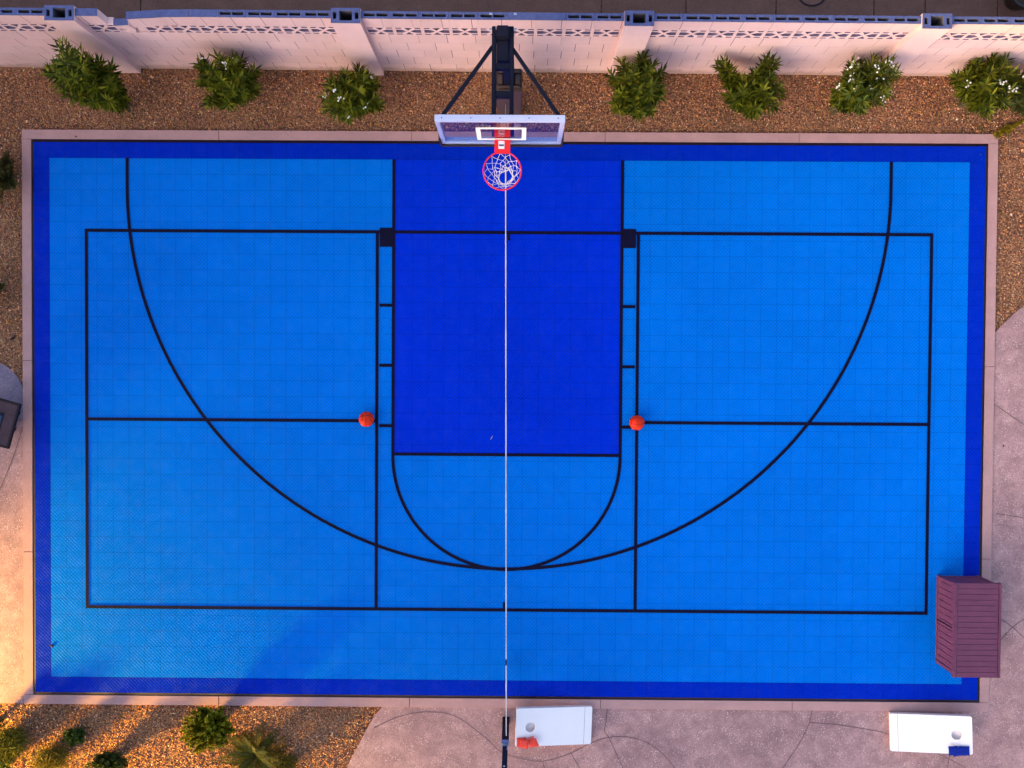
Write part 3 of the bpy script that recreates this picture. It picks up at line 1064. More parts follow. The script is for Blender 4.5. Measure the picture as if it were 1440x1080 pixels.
mb.box(0.02, 0.31, 0.015, 0.021, 0.15, NZ - 0.08)
mb.build('side_band', M['net_black'], net)
mb = MB()
mb.box(0.517, 0.608, -0.008, 0.008, NZ - 0.055, NZ - 0.008)
mb.build('tape_clip', M['ink'], net)
pb = px(711.5, 1011, 0)
rope_end = px(711.5, 1034, 0.94)
mb = MB()
mb.tube([(0.0, 0, NZ - 0.01), (n1.y - rope_end.y and -(Vector((rope_end.x, rope_end.y)) - Vector((n1.x, n1.y))).length, 0, 0.95)], 0.006, 6)
mb.build('tension_rope', M['cord'], net)
mb = MB()
mb.tube([(NTAPE - 0.01, 0, NZ - 0.02), (NLn, 0, NZ - 0.015)], 0.005, 6)
mb.build('end_cable', M['steel'], net)
post = thing('net_post', 'black square steel net post with ratchet winch beside the white board', 'post', (pb.x, pb.y - 0.03, 0))
mb = MB()
mb.box(-0.038, 0.038, -0.038, 0.038, -0.05, 2.35)
mb.build('upright', M['black'], post, bevel=0.006)
mb = MB()
for s in (-1, 1):
    mb.box(s * 0.046 - 0.0075, s * 0.046 + 0.0075, -0.02, 0.058, -0.015, 0.86)
mb.build('side_rails', M['pad'], post, bevel=0.003)
mb = MB()
mb.box(-0.058, 0.058, -0.058, 0.058, -0.03, 0.03)
mb.build('ground_sleeve', M['dark_bit'], post, bevel=0.008)
mb = MB()
mb.box(-0.05, 0.05, 0.0385, 0.085, 0.88, 1.02)
mb.tube([(-0.056, 0.07, 0.95), (0.056, 0.07, 0.95)], 0.026, 12)
mb.build('ratchet', M['steel'], post, bevel=0.004)
mb = MB()
mb.tube([(0.03, 0.05, 1.0), (0.032, 0.09, 1.05), (0.03, 0.05, 1.16)], 0.007, 6)
mb.build('handle', M['steel'], post)
mb = MB()
mb.box(-0.046, 0.046, -0.046, 0.046, 1.72, 1.80)
mb.build('collar', M['pad'], post, bevel=0.004)
mb = MB()
mb.tube([(-0.004, 0.038, 1.66), (-0.004, 0.048, 1.66)], 0.011, 10)
mb.build('lock_button', M['white'], post)


# ------------------------------------------------------------------ basketballs
def ball(pxl, rot, label):
    rb = 0.1195
    p = px(pxl[0], pxl[1], rb + 0.02)
    bm = bmesh.new()
    bmesh.ops.create_uvsphere(bm, u_segments=40, v_segments=24, radius=rb)
    me = bpy.data.meshes.new('basketball')
    bm.to_mesh(me)
    bm.free()
    me.shade_smooth()
    me.materials.append(M['ball'])
    o = link('basketball', me, None, (p.x, p.y, rb + ZL), rot)
    tag(o, label, 'basketball', 'basketballs on the court')
    mb = MB()
    rs = rb * 0.999
    th = np.linspace(0, 2 * math.pi, 48, endpoint=False)
    mb.tube([(rs * math.cos(t), rs * math.sin(t), 0) for t in th], 0.0032, 6, True)
    mb.tube([(rs * math.cos(t), 0, rs * math.sin(t)) for t in th], 0.0032, 6, True)
    for s in (-1, 1):
        c = []
        for t in th:
            al = R(48) + R(16) * math.cos(2 * t)
            c.append((rs * math.sin(al) * math.cos(t), s * rs * math.cos(al), rs * math.sin(al) * math.sin(t)))
        mb.tube(c, 0.0032, 6, True)
    mb.build('seams', M['dark_bit'], o, smooth=True)


ball((515.3, 589.5), (R(12), R(-58), R(80)), 'orange basketball with lengthwise seams left of the key, on the left service line')
ball((895.5, 594.5), (R(8), R(4), R(1)), 'orange basketball with crossed seams right of the key, where two court lines meet')


# ------------------------------------------------------------------ cornhole boards and bags
def cornhole(hi, lo, wd, label, rise=0.30, low=0.085):
    """hi, lo: world plan points of the middle of the high and low ends"""
    d = Vector((lo.x - hi.x, lo.y - hi.y))
    L = math.hypot(d.length, rise - low)
    t = thing('cornhole_board', label, 'cornhole board', (hi.x, hi.y, Z_PATIO), math.atan2(d.y, d.x), 'cornhole boards on the patio')
    tilt = Matrix.Translation((0, 0, rise)) @ Matrix.Rotation(math.asin((rise - low) / L), 4, 'Y')
    W2, TK = wd / 2, 0.016
    rr = 0.03
    outer = []
    for cx, cy, a0 in ((rr, -W2 + rr, 180), (L - rr, -W2 + rr, 270), (L - rr, W2 - rr, 0), (rr, W2 - rr, 90)):
        outer += [(cx + rr * math.cos(R(a0 + k * 22.5)), cy + rr * math.sin(R(a0 + k * 22.5))) for k in range(5)]
    hole = [(0.2286 + 0.0762 * math.cos(a), 0.0762 * math.sin(a)) for a in np.linspace(0, 2 * math.pi, 32, endpoint=False)]
    mb = MB()
    cdt_plate(mb, outer, [hole], lambda x, y: Vector((x, y, 0)), (0, 0, -1), TK)
    mb.v = [tilt @ Vector(p) for p in mb.v]
    mb.build('deck', M['white'], t)
    mb = MB()
    for a, b, c, e in ((0.012, L - 0.012, -W2 + 0.006, -W2 + 0.026), (0.012, L - 0.012, W2 - 0.026, W2 - 0.006), (0.012, 0.03, -W2 + 0.027, W2 - 0.027), (L - 0.03, L - 0.012, -W2 + 0.027, W2 - 0.027)):
        mb.box(a, b, c, e, -0.092, -TK - 0.001, tilt)
    mb.build('frame', M['wood_side'], t)
    mb = MB()
    mb.box(0.1, 0.36, -0.13, 0.13, -0.075, -0.06, tilt)
    mb.build('catch_tray', M['white'], t)
    for s in (-1, 1):
        mb = MB()
        a = tilt @ Vector((0.16, s * (W2 - 0.13), -0.05))
        mb.bar(a, (0.13, s * (W2 - 0.13), 0.012), 0.03, 0.06, (1, 0, 0))
        mb.build('leg', M['wood_side'], t)
    mb = MB()
    strip(mb, [(L - 0.12, -W2 + 0.004), (L - 0.12, W2 - 0.004)], 0.004, 0.0015)
    mb.v = [tilt @ Vector(p) for p in mb.v]
    mb.build('seam', M['joint'], t)
    return t, tilt


def bean_bag(board, x, y, yaw, lift, tiltx, mat, name, label, group):
    t, tilt = board
    s, n = 0.073, 7
    vs, fs = [], []
    for side in (1, -1):
        for i in range(n + 1):
            for j in range(n + 1):
                u, v = 2 * i / n - 1, 2 * j / n - 1
                e = max(0, (1 - abs(u) ** 3) * (1 - abs(v) ** 3)) ** 0.5
                sl = 1 - 0.05 * (1 - abs(u)) * abs(v) - 0.05 * (1 - abs(v)) * abs(u)
                vs.append((u * s * sl, v * s * sl, side * (0.0015 + 0.014 * e + 0.003 * math.sin(5 * u + 3 * v + x * 90))))
    m = (n + 1) ** 2
    for sd in (0, 1):
        for i in range(n):
            for j in range(n):
                q = (sd * m + i * (n + 1) + j, sd * m + (i + 1) * (n + 1) + j, sd * m + (i + 1) * (n + 1) + j + 1, sd * m + i * (n + 1) + j + 1)
                fs.append(q if sd == 0 else q[::-1])
    rim_i = [i * (n + 1) for i in range(n + 1)] + [n * (n + 1) + j for j in range(1, n + 1)] + [i * (n + 1) + n for i in range(n - 1, -1, -1)] + [j for j in range(n - 1, 0, -1)]
    for a, b in zip(rim_i, rim_i[1:] + rim_i[:1]):
        fs.append((a, b, m + b, m + a))
    mb = MB()
    mb.add(vs, fs)
    loc = Matrix.Translation((x, y, lift)) @ Matrix.Rotation(yaw, 4, 'Z') @ Matrix.Rotation(tiltx[0], 4, 'X') @ Matrix.Rotation(tiltx[1], 4, 'Y')
    mw = Matrix.Translation(t.location) @ Matrix.Rotation(t.rotation_euler.z, 4, 'Z') @ tilt @ loc
    o = mb.build(name, mat, None, smooth=True)
    o.matrix_world = mw
    return tag(o, label, 'bean bag', group)


hiL, loL = px(725.5, 1023.5, 0.28), px(832, 1020.2, 0.07)
bL = cornhole(hiL, loL, 0.60, 'white cornhole board with red bags on it, beside the black net post')
hiR, loR = px(1367.5, 1034.6, 0.28), px(1251.5, 1030.0, 0.07)
bR = cornhole(hiR, loR, 0.60, 'white cornhole board with blue bags on it, below the brown deck box')


def red(x, y, yaw, lift, tl, lab, mat=None):
    bean_bag(bL, x, y, yaw, lift, tl, mat or M['bag_red'], 'bean_bag', lab, 'red bean bags')


def blue(x, y, yaw, lift, tl, lab):
    bean_bag(bR, x, y, yaw, lift, tl, M['bag_blue'], 'bean_bag', lab, 'blue bean bags')


red(0.095, -0.222, 0.05, 0.017, (0, 0), 'red bean bag lying leftmost on the left cornhole board')
red(0.128, -0.236, -0.10, 0.046, (0.10, -0.30), 'red bean bag second from the left, leaning on its neighbour')
red(0.235, -0.216, 0.30, 0.020, (0.0, 0.0), 'red bean bag third from the left, lying flat and askew', M['bag_faded'])
red(0.275, -0.226, 0.42, 0.050, (0.12, -0.34), 'red bean bag rightmost of the row, propped at a slant')
blue(0.125, 0.235, 0.02, 0.018, (0, 0.0), 'blue bean bag at the right end of the blue row')
blue(0.175, 0.238, -0.03, 0.03, (0, -0.18), 'blue bean bag second from the right, overlapping the last')
blue(0.235, 0.242, 0.10, 0.036, (0, -0.2), 'blue bean bag second from the left, tilted over its neighbour')
blue(0.295, 0.232, 0.04, 0.040, (0, -0.2), 'blue bean bag at the left end of the blue row')


# ------------------------------------------------------------------ deck box
lx0, lx1, ly0, ly1 = 6.80, 7.51, -3.80, -2.36
box = thing('deck_box', 'brown slatted resin deck box standing on the bottom right corner of the court', 'storage box', ((lx0 + lx1) / 2, (ly0 + ly1) / 2, Z_PATIO + 0.032))
hw, hl = (lx1 - lx0) / 2, (ly1 - ly0) / 2
mb = MB()
bw, bl, bh = hw - 0.025, hl - 0.025, 0.555
mb.box(-bw + 0.012, bw - 0.012, -bl + 0.012, bl - 0.012, 0.0, bh - 0.003)
for sx in (-1, 1):
    for sy in (-1, 1):
        mb.box(*sorted((sx * bw, sx * (bw - 0.055))), *sorted((sy * bl, sy * (bl - 0.055))), 0.002, bh)
    k = 13
    for i in range(k):
        a = -bl + 0.06 + i * (2 * bl - 0.12) / k
        mb.box(*sorted((sx * (bw - 0.011), sx * (bw - 0.004))), a + 0.005, a + (2 * bl - 0.12) / k - 0.005, 0.05, bh - 0.04)
    mb.box(*sorted((sx * (bw - 0.011), sx * (bw + 0.001))), -bl + 0.056, bl - 0.056, 0.004, 0.048)
    k = 6
    for i in range(k):
        a = -bw + 0.06 + i * (2 * bw - 0.12) / k
        mb.box(a + 0.005, a + (2 * bw - 0.12) / k - 0.005, *sorted((sx * (bl - 0.011), sx * (bl - 0.004))), 0.05, bh - 0.04)
mb.build('body', M['resin'], box, bevel=0.003)
mb = MB()
mb.box(-bw - 0.003, -bw + 0.004, -0.008, 0.008, 0.03, bh - 0.02)
mb.build('door_gap', M['dark_bit'], box)
mb = MB()
z0, z1 = bh + 0.002, 0.625
mb.box(-hw, -hw + 0.045, -hl, hl, z0, z1)
mb.box(hw - 0.035, hw, -hl, hl, z0, z1)
mb.box(-hw + 0.046, hw - 0.036, -hl + 0.004, hl - 0.004, z0, z1 - 0.014)
k = 17
for i in range(k):
    a = -hl + i * 2 * hl / k
    mb.box(-hw + 0.051, hw - 0.041, a + 0.0018, a + 2 * hl / k - 0.0018, z1 - 0.013, z1 - 0.007)
mb.build('lid', M['resin'], box, bevel=0.003)

# ------------------------------------------------------------------ fire table at the left edge
TZ = 0.42
c0, cA, cB = px(28.5, 568.5, TZ), px(-60, 543, TZ), px(7, 633, TZ)
eA, eB = (cA - c0).normalized(), (cB - c0)
SD = 0.72
ft = thing('patio_table', 'dark metal framed patio table with sunken centre on the left edge slab', 'table', (c0.x, c0.y, Z_PATIO), math.atan2(eA.y, eA.x))
mb = MB()
fw = 0.035
zt = TZ - Z_PATIO
for a, b, c, d in ((0, SD, 0, fw), (0, SD, SD - fw, SD), (0, fw, fw, SD - fw), (SD - fw, SD, fw, SD - fw)):
    mb.box(a, b, c, d, zt - 0.05, zt)
i0 = 0.2
for a, b, c, d in ((i0, SD - i0, i0, i0 + 0.025), (i0, SD - i0, SD - i0 - 0.025, SD - i0), (i0, i0 + 0.025, i0 + 0.025, SD - i0 - 0.025), (SD - i0 - 0.025, SD - i0, i0 + 0.025, SD - i0 - 0.025)):
    mb.box(a, b, c, d, zt - 0.05, zt + 0.001)
mb.build('frame', M['table_metal'], ft, bevel=0.004)
mb = MB()
for a, b, c, d in ((fw, SD - fw, fw, i0), (fw, SD - fw, SD - i0, SD - fw), (fw, i0, i0, SD - i0), (SD - i0, SD - fw, i0, SD - i0)):
    mb.box(a + 0.001, b - 0.001, c + 0.001, d - 0.001, zt - 0.03, zt - 0.006)
mb.build('top', M['table_top'], ft)
mb = MB()
mb.box(i0 + 0.002, SD - i0 - 0.002, i0 + 0.002, SD - i0 - 0.002, zt - 0.2, zt - 0.12)
mb.build('sunken_tray', M['pit'], ft)
mb = MB()
mb.lathe([(0.13, zt - 0.12), (0.12, zt - 0.09), (0.05, zt - 0.075)], 16, (SD / 2, SD / 2))
mb.build('blue_filling', M['blue_glass'], ft)
for a in (i0, SD - i0 - 0.05):
    for b in (i0, SD - i0 - 0.05):
        mb = MB()
        mb.box(a, a + 0.05, b, b + 0.05, 0, zt - 0.051)
        mb.build('leg', M['table_metal'], ft)
# the winding must run clockwise seen from above, so mirror if needed
if eA.x * eB.y - eA.y * eB.x < 0:
    ft.scale = (1, -1, 1)


# ------------------------------------------------------------------ plants
def leaf_arrays(P, D, N, L, W, fold=0.25, droop=0.12):
    P, D, N = map(np.asarray, (P, D, N))
    D = D / np.linalg.norm(D, axis=1, keepdims=True)
    S = np.cross(D, N)
    S /= np.linalg.norm(S, axis=1, keepdims=True) + 1e-9
    N = np.cross(S, D)
    L, W = L[:, None], W[:, None]
    mid = P + D * L * 0.45
    v = np.stack([P, mid + S * W, P + D * L - N * L * droop, mid - S * W, mid - N * W * fold * 2], 1)
    f = np.array([(0, 1, 4), (1, 2, 4), (2, 3, 4), (3, 0, 4)])
    n = len(P)
    return v.reshape(-1, 3), (f[None] + (np.arange(n) * 5)[:, None, None]).reshape(-1, 3)


def shrub(name, label, cat, base, h, rx, ry, n, cols, seed, flowers=0, leafL=(0.115, 0.18), leafW=0.0165, lean=(0, 0), group=None, tstart=0.3, per=26, spread=1.0, whorl=3, extra=()):
    rg = np.random.default_rng(seed)
    b = px(base[0], base[1], 0)
    t = thing(name, label, cat, (b.x, b.y, Z_GROUND), 0, group)
    P, D, N, CI = [], [], [], []
    tips = []
    stems = MB()
    heads = []
    for i in range(n):
        q = math.sqrt((i + 0.5) / n)
        a = i * 2.39996 + rg.normal(0, 0.25)
        hh = h * (0.66 + 0.42 * math.sqrt(max(0, 1 - q * q))) * rg.uniform(0.8, 1.12)
        heads.append((math.cos(a) * rx * q * rg.uniform(0.8, 1.15), math.sin(a) * ry * q * rg.uniform(0.8, 1.15), hh))
    heads += list(extra)
    for k, (tx, ty, tz) in enumerate(heads):
        tip = Vector((tx + lean[0] * tz, ty + lean[1] * tz, tz))
        st = Vector((rg.normal(0, 0.05), rg.normal(0, 0.05), 0))
        c1 = Vector((tx * 0.3 + lean[0] * tz * 0.4, ty * 0.3 + lean[1] * tz * 0.4, tz * 0.55))
        pts = [st * (1 - s) ** 2 + c1 * (2 * s * (1 - s)) + tip * s * s for s in np.linspace(0, 1, 9)]
        stems.tube(pts, [0.009 - 0.0008 * j for j in range(9)], 5)
        ntip = per
        for j in range(ntip):
            s = tstart + (1 - tstart) * (j / (ntip - 1)) ** 0.8
            p = st * (1 - s) ** 2 + c1 * (2 * s * (1 - s)) + tip * s * s
            tg = (2 * (1 - s) * (c1 - st) + 2 * s * (tip - c1)).normalized()
            o1 = tg.orthogonal().normalized()
            o2 = tg.cross(o1)
            for wv in range(whorl):
                an = j * 1.1 + wv * 2 * math.pi / whorl + rg.normal(0, 0.25)
                rad = o1 * math.cos(an) + o2 * math.sin(an)
                up = 0.35 + 0.8 * s ** 6 + rg.normal(0, 0.18)
                d = rad + tg * up
                P.append(p + rad * 0.004)
                D.append(d)
                N.append(tg - rad * 0.4)
                CI.append(rg.random())
        tips.append((tip, (tip - c1).normalized()))
    n_ = len(P)
    Lf = rg.uniform(*leafL, n_)
    Wf = leafW * rg.uniform(0.8, 1.25, n_)
    V, F = leaf_arrays(np.array([tuple(p) for p in P]), np.array([tuple(p) for p in D]), np.array([tuple(p) for p in N]), Lf, Wf)
    cols = np.array(cols)
    c = cols[(np.array(CI) * len(cols)).astype(int)] * rg.uniform(0.75, 1.3, (n_, 1))
    np_mesh('foliage', V, F, np.repeat(c, 5, 0), M['leaf'], t)
    stems.build('stems', M['bark'], t, fix=False)
    order = rg.permutation(len(tips))
    for k in order[:flowers]:
        tip, d = tips[k]
        fb = MB()
        for q in range(int(rg.integers(3, 8))):
            ctr = tip + d * 0.03 + Vector(rg.normal(0, 0.026, 3)) + Vector((0, 0, 0.02))
            nn = (Vector((0, 0, 1)) + Vector(rg.normal(0, 0.45, 3))).normalized()
            a1 = nn.orthogonal().normalized()
            a2 = nn.cross(a1)
            r0 = rg.uniform(0.015, 0.022)
            vs = [ctr]
            for z in range(10):
                rr = r0 if z % 2 == 0 else r0 * 0.5
                vs.append(ctr + (a1 * math.cos(z * math.pi / 5) + a2 * math.sin(z * math.pi / 5)) * rr + nn * (0.006 if z % 2 == 0 else 0.001))
            fb.add(vs, [(0, 1 + z, 1 + (z + 1) % 10) for z in range(10)])
        fb.build('blossom', M['petal'], t, fix=False)
    return t


OLE = [(0.082, 0.092, 0.003), (0.054, 0.066, 0.002), (0.125, 0.132, 0.005), (0.030, 0.042, 0.002), (0.19, 0.175, 0.010)]
OG = 'oleander shrubs along the wall'
shrub('oleander_shrub', 'tallest oleander shrub, leaning up over the wall by its broken corner', 'shrub', (176, 148), 1.72, 0.40, 0.40, 32, OLE, 1, 0, group=OG, per=30, leafL=(0.12, 0.19), tstart=0.15)
shrub('oleander_shrub', 'round oleander shrub with a few white flowers, second from the left', 'shrub', (344, 138), 1.12, 0.46, 0.41, 30, OLE, 2, 3, group=OG)
shrub('oleander_shrub', 'low oleander shrub with white flowers just left of the hoop', 'shrub', (508, 152), 0.98, 0.47, 0.40, 27, OLE, 3, 6, group=OG)
shrub('oleander_shrub', 'dense upright oleander shrub without flowers, first to the right of the hoop', 'shrub', (886, 150), 1.2, 0.43, 0.47, 34, OLE, 4, 0, group=OG)
shrub('oleander_shrub', 'oleander shrub with one sprig standing apart at its upper left', 'shrub', (1042, 150), 0.95, 0.44, 0.34, 25, OLE, 5, 0, group=OG,
      extra=[(-0.52, 0.30, 0.95), (-0.47, 0.27, 1.0), (-0.56, 0.34, 0.9), (-0.50, 0.36, 1.02), (0.12, 0.30, 1.25), (0.18, 0.27, 1.2), (0.08, 0.34, 1.15)])
shrub('oleander_shrub', 'oleander shrub covered in white flowers, right of the middle', 'shrub', (1174, 154), 1.15, 0.42, 0.38, 28, OLE + [(0.16, 0.20, 0.035)], 6, 15, group=OG, lean=(0.13, 0.1))
shrub('oleander_shrub', 'wide oleander shrub with white flowers by the top right corner', 'shrub', (1352, 142), 1.0, 0.50, 0.42, 33, OLE, 7, 9, group=OG, lean=(0.06, 0.05))
shrub('oleander_shrub', 'dark olive shrub at the right frame edge beside the flowering oleander', 'shrub', (1430, 146), 0.8, 0.30, 0.36, 26, [(0.06, 0.065, 0.014), (0.04, 0.05, 0.01), (0.09, 0.08, 0.02)], 8, 1, group=OG)
OLIVE = [(0.075, 0.062, 0.012), (0.05, 0.045, 0.01), (0.10, 0.08, 0.018)]
SG = 'bushes at the left edge'
shrub('bush', 'olive bush at the left edge, nearer the wall', 'bush', (12, 252), 0.5, 0.36, 0.46, 40, OLIVE, 21, group=SG, leafL=(0.03, 0.05), leafW=0.010, per=34)
shrub('bush', 'small olive bush at the left edge, nearer the patio table', 'bush', (-4, 408), 0.4, 0.22, 0.26, 24, OLIVE, 22, group=SG, leafL=(0.03, 0.05), leafW=0.010, per=30)
GRN = [(0.25, 0.215, 0.006), (0.17, 0.16, 0.005), (0.32, 0.27, 0.012), (0.09, 0.095, 0.004)]
BG = 'plants in the bottom left bed'
shrub('bush', 'rounded bright green bush touching the kerb in the bottom left bed', 'bush', (302, 1014), 0.50, 0.42, 0.37, 130, GRN, 23, group=BG, leafL=(0.025, 0.045), leafW=0.013, per=26, whorl=4, tstart=0.45)
shrub('bush', 'small dark green bush with a red tip in the sunlit bottom left bed', 'bush', (110, 1031), 0.24, 0.19, 0.14, 30, [(0.05, 0.085, 0.014), (0.035, 0.06, 0.01)], 24, group=BG, leafL=(0.03, 0.05), leafW=0.012, per=22)
shrub('bush', 'pale yellow green bush cut by the bottom left corner', 'bush', (8, 1066), 0.30, 0.24, 0.2, 34, [(0.16, 0.19, 0.03), (0.12, 0.15, 0.02)], 25, group=BG, leafL=(0.03, 0.06), leafW=0.011, per=22)
shrub('bush', 'dark green bush low at the bottom edge, left of the rounded bush', 'bush', (160, 1066), 0.32, 0.36, 0.2, 40, [(0.05, 0.065, 0.012), (0.035, 0.05, 0.01)], 26, group=BG, leafL=(0.03, 0.06), leafW=0.011, per=24)
shrub('bush', 'dark green tuft cut by the left frame edge above the corner bush', 'bush', (-2, 1012), 0.3, 0.09, 0.16, 14, [(0.05, 0.075, 0.014), (0.035, 0.06, 0.01)], 27, group=BG, leafL=(0.03, 0.06), leafW=0.012, per=22)
shrub('weed', 'yellowish trailing weed across the top right corner of the kerb', 'weed', (1418, 181), 0.06, 0.05, 0.04, 6, [(0.30, 0.20, 0.012), (0.20, 0.15, 0.010)], 28, leafL=(0.03, 0.06), leafW=0.011, per=22,
      extra=[(-0.22, -0.1, 0.07), (-0.15, -0.06, 0.09), (-0.10, -0.05, 0.06), (0.12, 0.06, 0.08), (0.22, 0.12, 0.06), (0.32, 0.17, 0.07), (-0.2, -0.13, 0.06)])


def palm(label, base, n, length, seed, cols, h0=0.08, group=BG, wl=0.115):
    rg = np.random.default_rng(seed)
    b = px(base[0], base[1], 0)
    t = thing('sago_palm', label, 'palm', (b.x, b.y, Z_GROUND), 0, group)
    mb = MB()
    mb.lathe([(0.06, 0), (0.075, h0 * 0.5), (0.05, h0), (0.02, h0 + 0.02)], 12)
    mb.build('trunk', M['bark'], t)
    P, D, N, Ls, C = [], [], [], [], []
    st = MB()
    for i in range(n):
        a = i * 2.39996 + rg.normal(0, 0.35)
        el = R(rg.uniform(0, 82))
        L = length * rg.uniform(0.45, 1.1)
        o = Vector((math.cos(a), math.sin(a), 0))
        pts = []
        for s in np.linspace(0, 1, 22):
            ang = el - s * R(55)
            q = (pts[-1] if pts else Vector((0, 0, h0))) + (o * math.cos(ang) + Vector((0, 0, math.sin(ang)))) * (L / 21)
            pts.append(q)
        st.tube(pts[::3] + [pts[-1]], 0.004, 4)
        tone = rg.random()
        for j in range(2, 21):
            tg = (pts[j + 1] - pts[j - 1]).normalized()
            sd = tg.cross(Vector((0, 0, 1))).normalized()
            for s2 in (-1, 1):
                for half in (0.0, 0.5):
                    p = pts[j].lerp(pts[j + 1], half)
                    P.append(p)
                    D.append(tg * 0.85 + sd * s2 + Vector((0, 0, 0.25)) + Vector(rg.normal(0, 0.06, 3)))
                    N.append(Vector((0, 0, 1)))
                    Ls.append(wl * math.sin(math.pi * (0.12 + 0.85 * j / 21)) * rg.uniform(0.85, 1.15))
                    C.append(tone)
    m = len(P)
    tup = lambda A: np.array([tuple(q) for q in A])
    V, F = leaf_arrays(tup(P), tup(D), tup(N), np.array(Ls), np.full(m, 0.0038))
    cols = np.array(cols)
    c = cols[(np.array(C) * len(cols)).astype(int)] * rg.uniform(0.8, 1.2, (m, 1))
    np_mesh('fronds', V, F, np.repeat(c, 5, 0), M['leaf'], t)
    st.build('frond_stems', M['bark'], t, fix=False)
    return t


PC = [(0.085, 0.085, 0.006), (0.055, 0.060, 0.004), (0.13, 0.12, 0.010)]
palm('feathery sago palm beside the rounded green bush at the bottom edge', (362, 1056), 48, 0.66, 31, PC)
GRS = [(0.085, 0.085, 0.006), (0.055, 0.062, 0.005), (0.14, 0.125, 0.010), (0.18, 0.14, 0.012)]
shrub('grass_clump', 'feathery olive green grass clump at the left frame edge, between two bushes', 'grass clump', (20, 1040), 0.34, 0.30, 0.26, 60, GRS, 41, group=BG, leafL=(0.10, 0.22), leafW=0.0048, per=12, whorl=3, tstart=0.1)
shrub('grass_clump', 'dry golden brown grass clump at the bottom edge right of the pale bush', 'grass clump', (76, 1064), 0.26, 0.30, 0.20, 46, [(0.17, 0.115, 0.012), (0.085, 0.07, 0.008), (0.24, 0.17, 0.02)], 42, group=BG, leafL=(0.10, 0.22), leafW=0.0045, per=11, whorl=3, tstart=0.1)
shrub('grass_clump', 'olive grass clump at the bottom edge, right of the feathery palm', 'grass clump', (402, 1072), 0.24, 0.20, 0.16, 30, [(0.11, 0.085, 0.010), (0.075, 0.065, 0.006), (0.17, 0.12, 0.015)], 43, group=BG, leafL=(0.08, 0.18), leafW=0.0045, per=11, whorl=3, tstart=0.1)

# fallen leaves in the beds (uncountable)
def leaf_fall():
    rg = np.random.default_rng(77)
    P = []
    for (bx_, by_, n, sp) in ((170, 150, 50, .42), (340, 145, 45, .45), (505, 155, 40, .45), (886, 152, 45, .45), (1045, 155, 40, .5), (1180, 158, 50, .45), (1360, 150, 60, .5), (300, 1025, 30, .5), (60, 1050, 60, .6), (720, 120, 18, .9), (620, 140, 14, .8), (20, 300, 20, .5), (1415, 300, 20, .5)):
        b = px(bx_, by_, 0)
        for _ in range(n):
            x, y = b.x + rg.normal(0, sp), b.y + rg.normal(0, sp * 0.6)
            if (abs(x) < ox + 0.02 and abs(y) < oy + 0.02) or y > 5.44:
                continue
            P.append((x, y, -0.022 + rg.uniform(0, 0.008)))
    n = len(P)
    a = rg.uniform(0, 6.28, n)
    D = np.stack([np.cos(a), np.sin(a), rg.normal(0, 0.2, n)], 1)
    N = np.stack([rg.normal(0, 0.25, n), rg.normal(0, 0.25, n), np.ones(n)], 1)
    V, F = leaf_arrays(np.array(P), D, N, rg.uniform(0.04, 0.10, n), rg.uniform(0.006, 0.011, n))
    pal = np.array([(0.34, 0.20, 0.04), (0.22, 0.12, 0.04), (0.14, 0.075, 0.03), (0.45, 0.30, 0.08), (0.12, 0.12, 0.02)])
    c = pal[rg.integers(0, 5, n)]
    tag(np_mesh('fallen_leaves', V, F, np.repeat(c, 5, 0), M['leaf']), 'scattered dry leaves fallen on the gravel under the shrubs', 'leaves', kind='stuff')


leaf_fall()

# ------------------------------------------------------------------ small litter
def bit(name, label, cat, pxl, z, r, mat, sc=(1, 1, 0.5), rz=0.0):
    p = px(pxl[0], pxl[1], z)
    bm = bmesh.new()
    bmesh.ops.create_icosphere(bm, subdivisions=2, radius=r)
    rg = random.Random(pxl[0])
    for v in bm.verts:
        v.co *= rg.uniform(0.8, 1.2)
    me = bpy.data.meshes.new(name)
    bm.to_mesh(me)
    bm.free()
    me.materials.append(mat)
    o = link(name, me, None, (p.x, p.y, z + r * sc[2] * 0.8), (0, 0, rz))
    o.scale = sc
    return tag(o, label, cat)


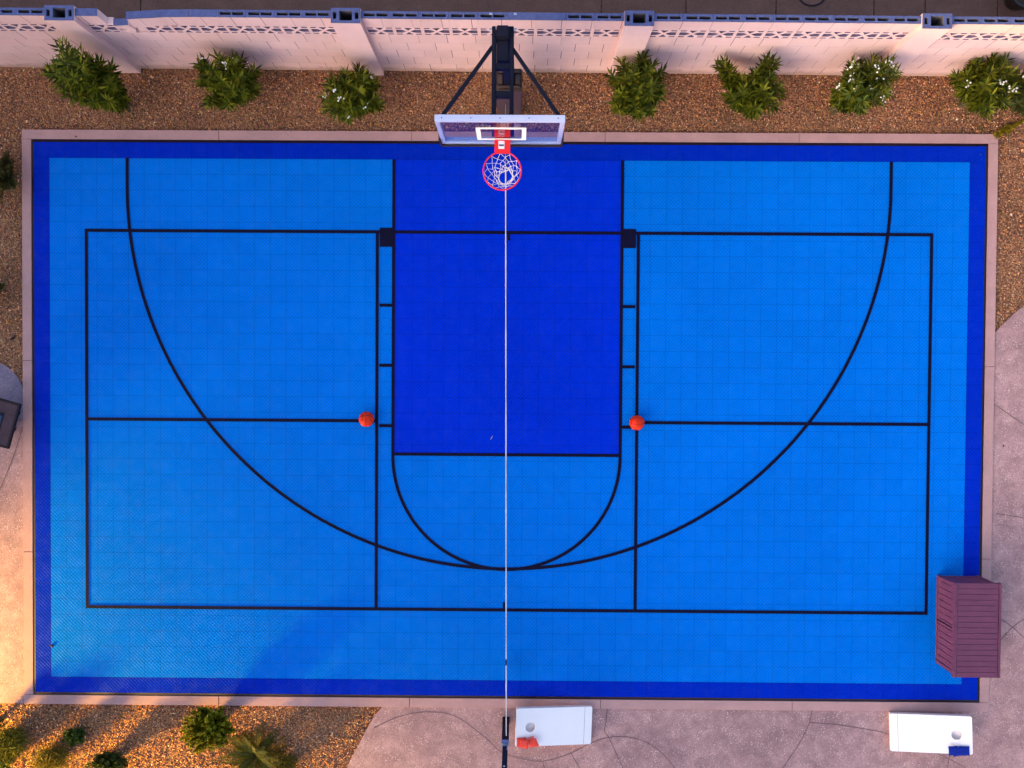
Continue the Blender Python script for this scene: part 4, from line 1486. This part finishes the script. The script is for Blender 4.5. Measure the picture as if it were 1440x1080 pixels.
bit('rubber_stopper', 'small dark round stopper on the left edge of the light blue court', 'stopper', (73.5, 908), ZC + 0.004, 0.024, M['dark_bit'])
bit('twig', 'tiny pale twig on the dark blue key', 'twig', (691.3, 615.5), ZC + 0.008, 0.022, M['twig'], (1.6, 0.25, 0.25), R(60))
bit('bark_chip', 'dark bark chip lying on the gravel left of the court', 'bark', (18, 476), -0.02, 0.03, M['dark_bit'], (1.6, 0.7, 0.5), R(30))
bit('leaf_litter', 'small dark dry leaf on the top kerb near the left corner', 'leaf', (107, 192), 0.0, 0.012, M['dark_bit'])
bit('pebble', 'dark pebble on the right patio slab', 'pebble', (1411, 627), Z_PATIO, 0.013, M['dark_bit'])
bit('wet_leaf', 'tiny dark leaf in the top right corner of the court border', 'leaf', (1379, 217), ZC, 0.014, M['ink'])

# ------------------------------------------------------------------ unseen building shape added to the south-west: shades the scene, lets a sun beam under
light_blocker = thing('house', 'tan stucco house with open ground floor, southwest of the court', 'house', (0, 0, 0), R(SUN_BELOW_WEST))
S0 = -16.5                                       # local x: distance along the sun's bearing, local y: across it


def hb(name, mat, a, b, c, d, z0, z1, parent=None, bevel=0.0):
    m_ = MB()
    m_.box(a, b, c, d, z0, z1)
    return m_.build(name, mat, parent or light_blocker, bevel=bevel)


HT = 9.0
ZUP = (-6.3 - S0) * math.tan(R(SUN_EL))
upper = hb('upper_floor', M['stucco'], S0 - 0.6, S0, -22, 4.55, ZUP, HT)  # thin added screen that holds back the sun above the gap
side_blocker = hb('wing', M['stucco'], S0 - 6, S0, 4.56, 20, -0.1, HT)  # added block that keeps the upper left side out of the sun
hb('roof', M['rooftile'], S0 - 6.3, S0 + 0.2, -22.3, 20.3, HT + 0.002, HT + 0.18)
for yy in (-21.5, -10, 4.2):
    hb('pier', M['stucco'], S0 - 0.4, S0 - 0.1, yy, yy + 0.3, -0.1, ZUP - 0.001)
for yy in (-6, -1.5, 8, 13):
    f_ = hb('window', M['white'], S0 + 0.002, S0 + 0.05, yy, yy + 1.4, 2.4, 3.8)
    hb('pane', M['winglass'], S0 + 0.051, S0 + 0.055, yy + 0.08, yy + 1.32, 2.48, 3.72, f_)
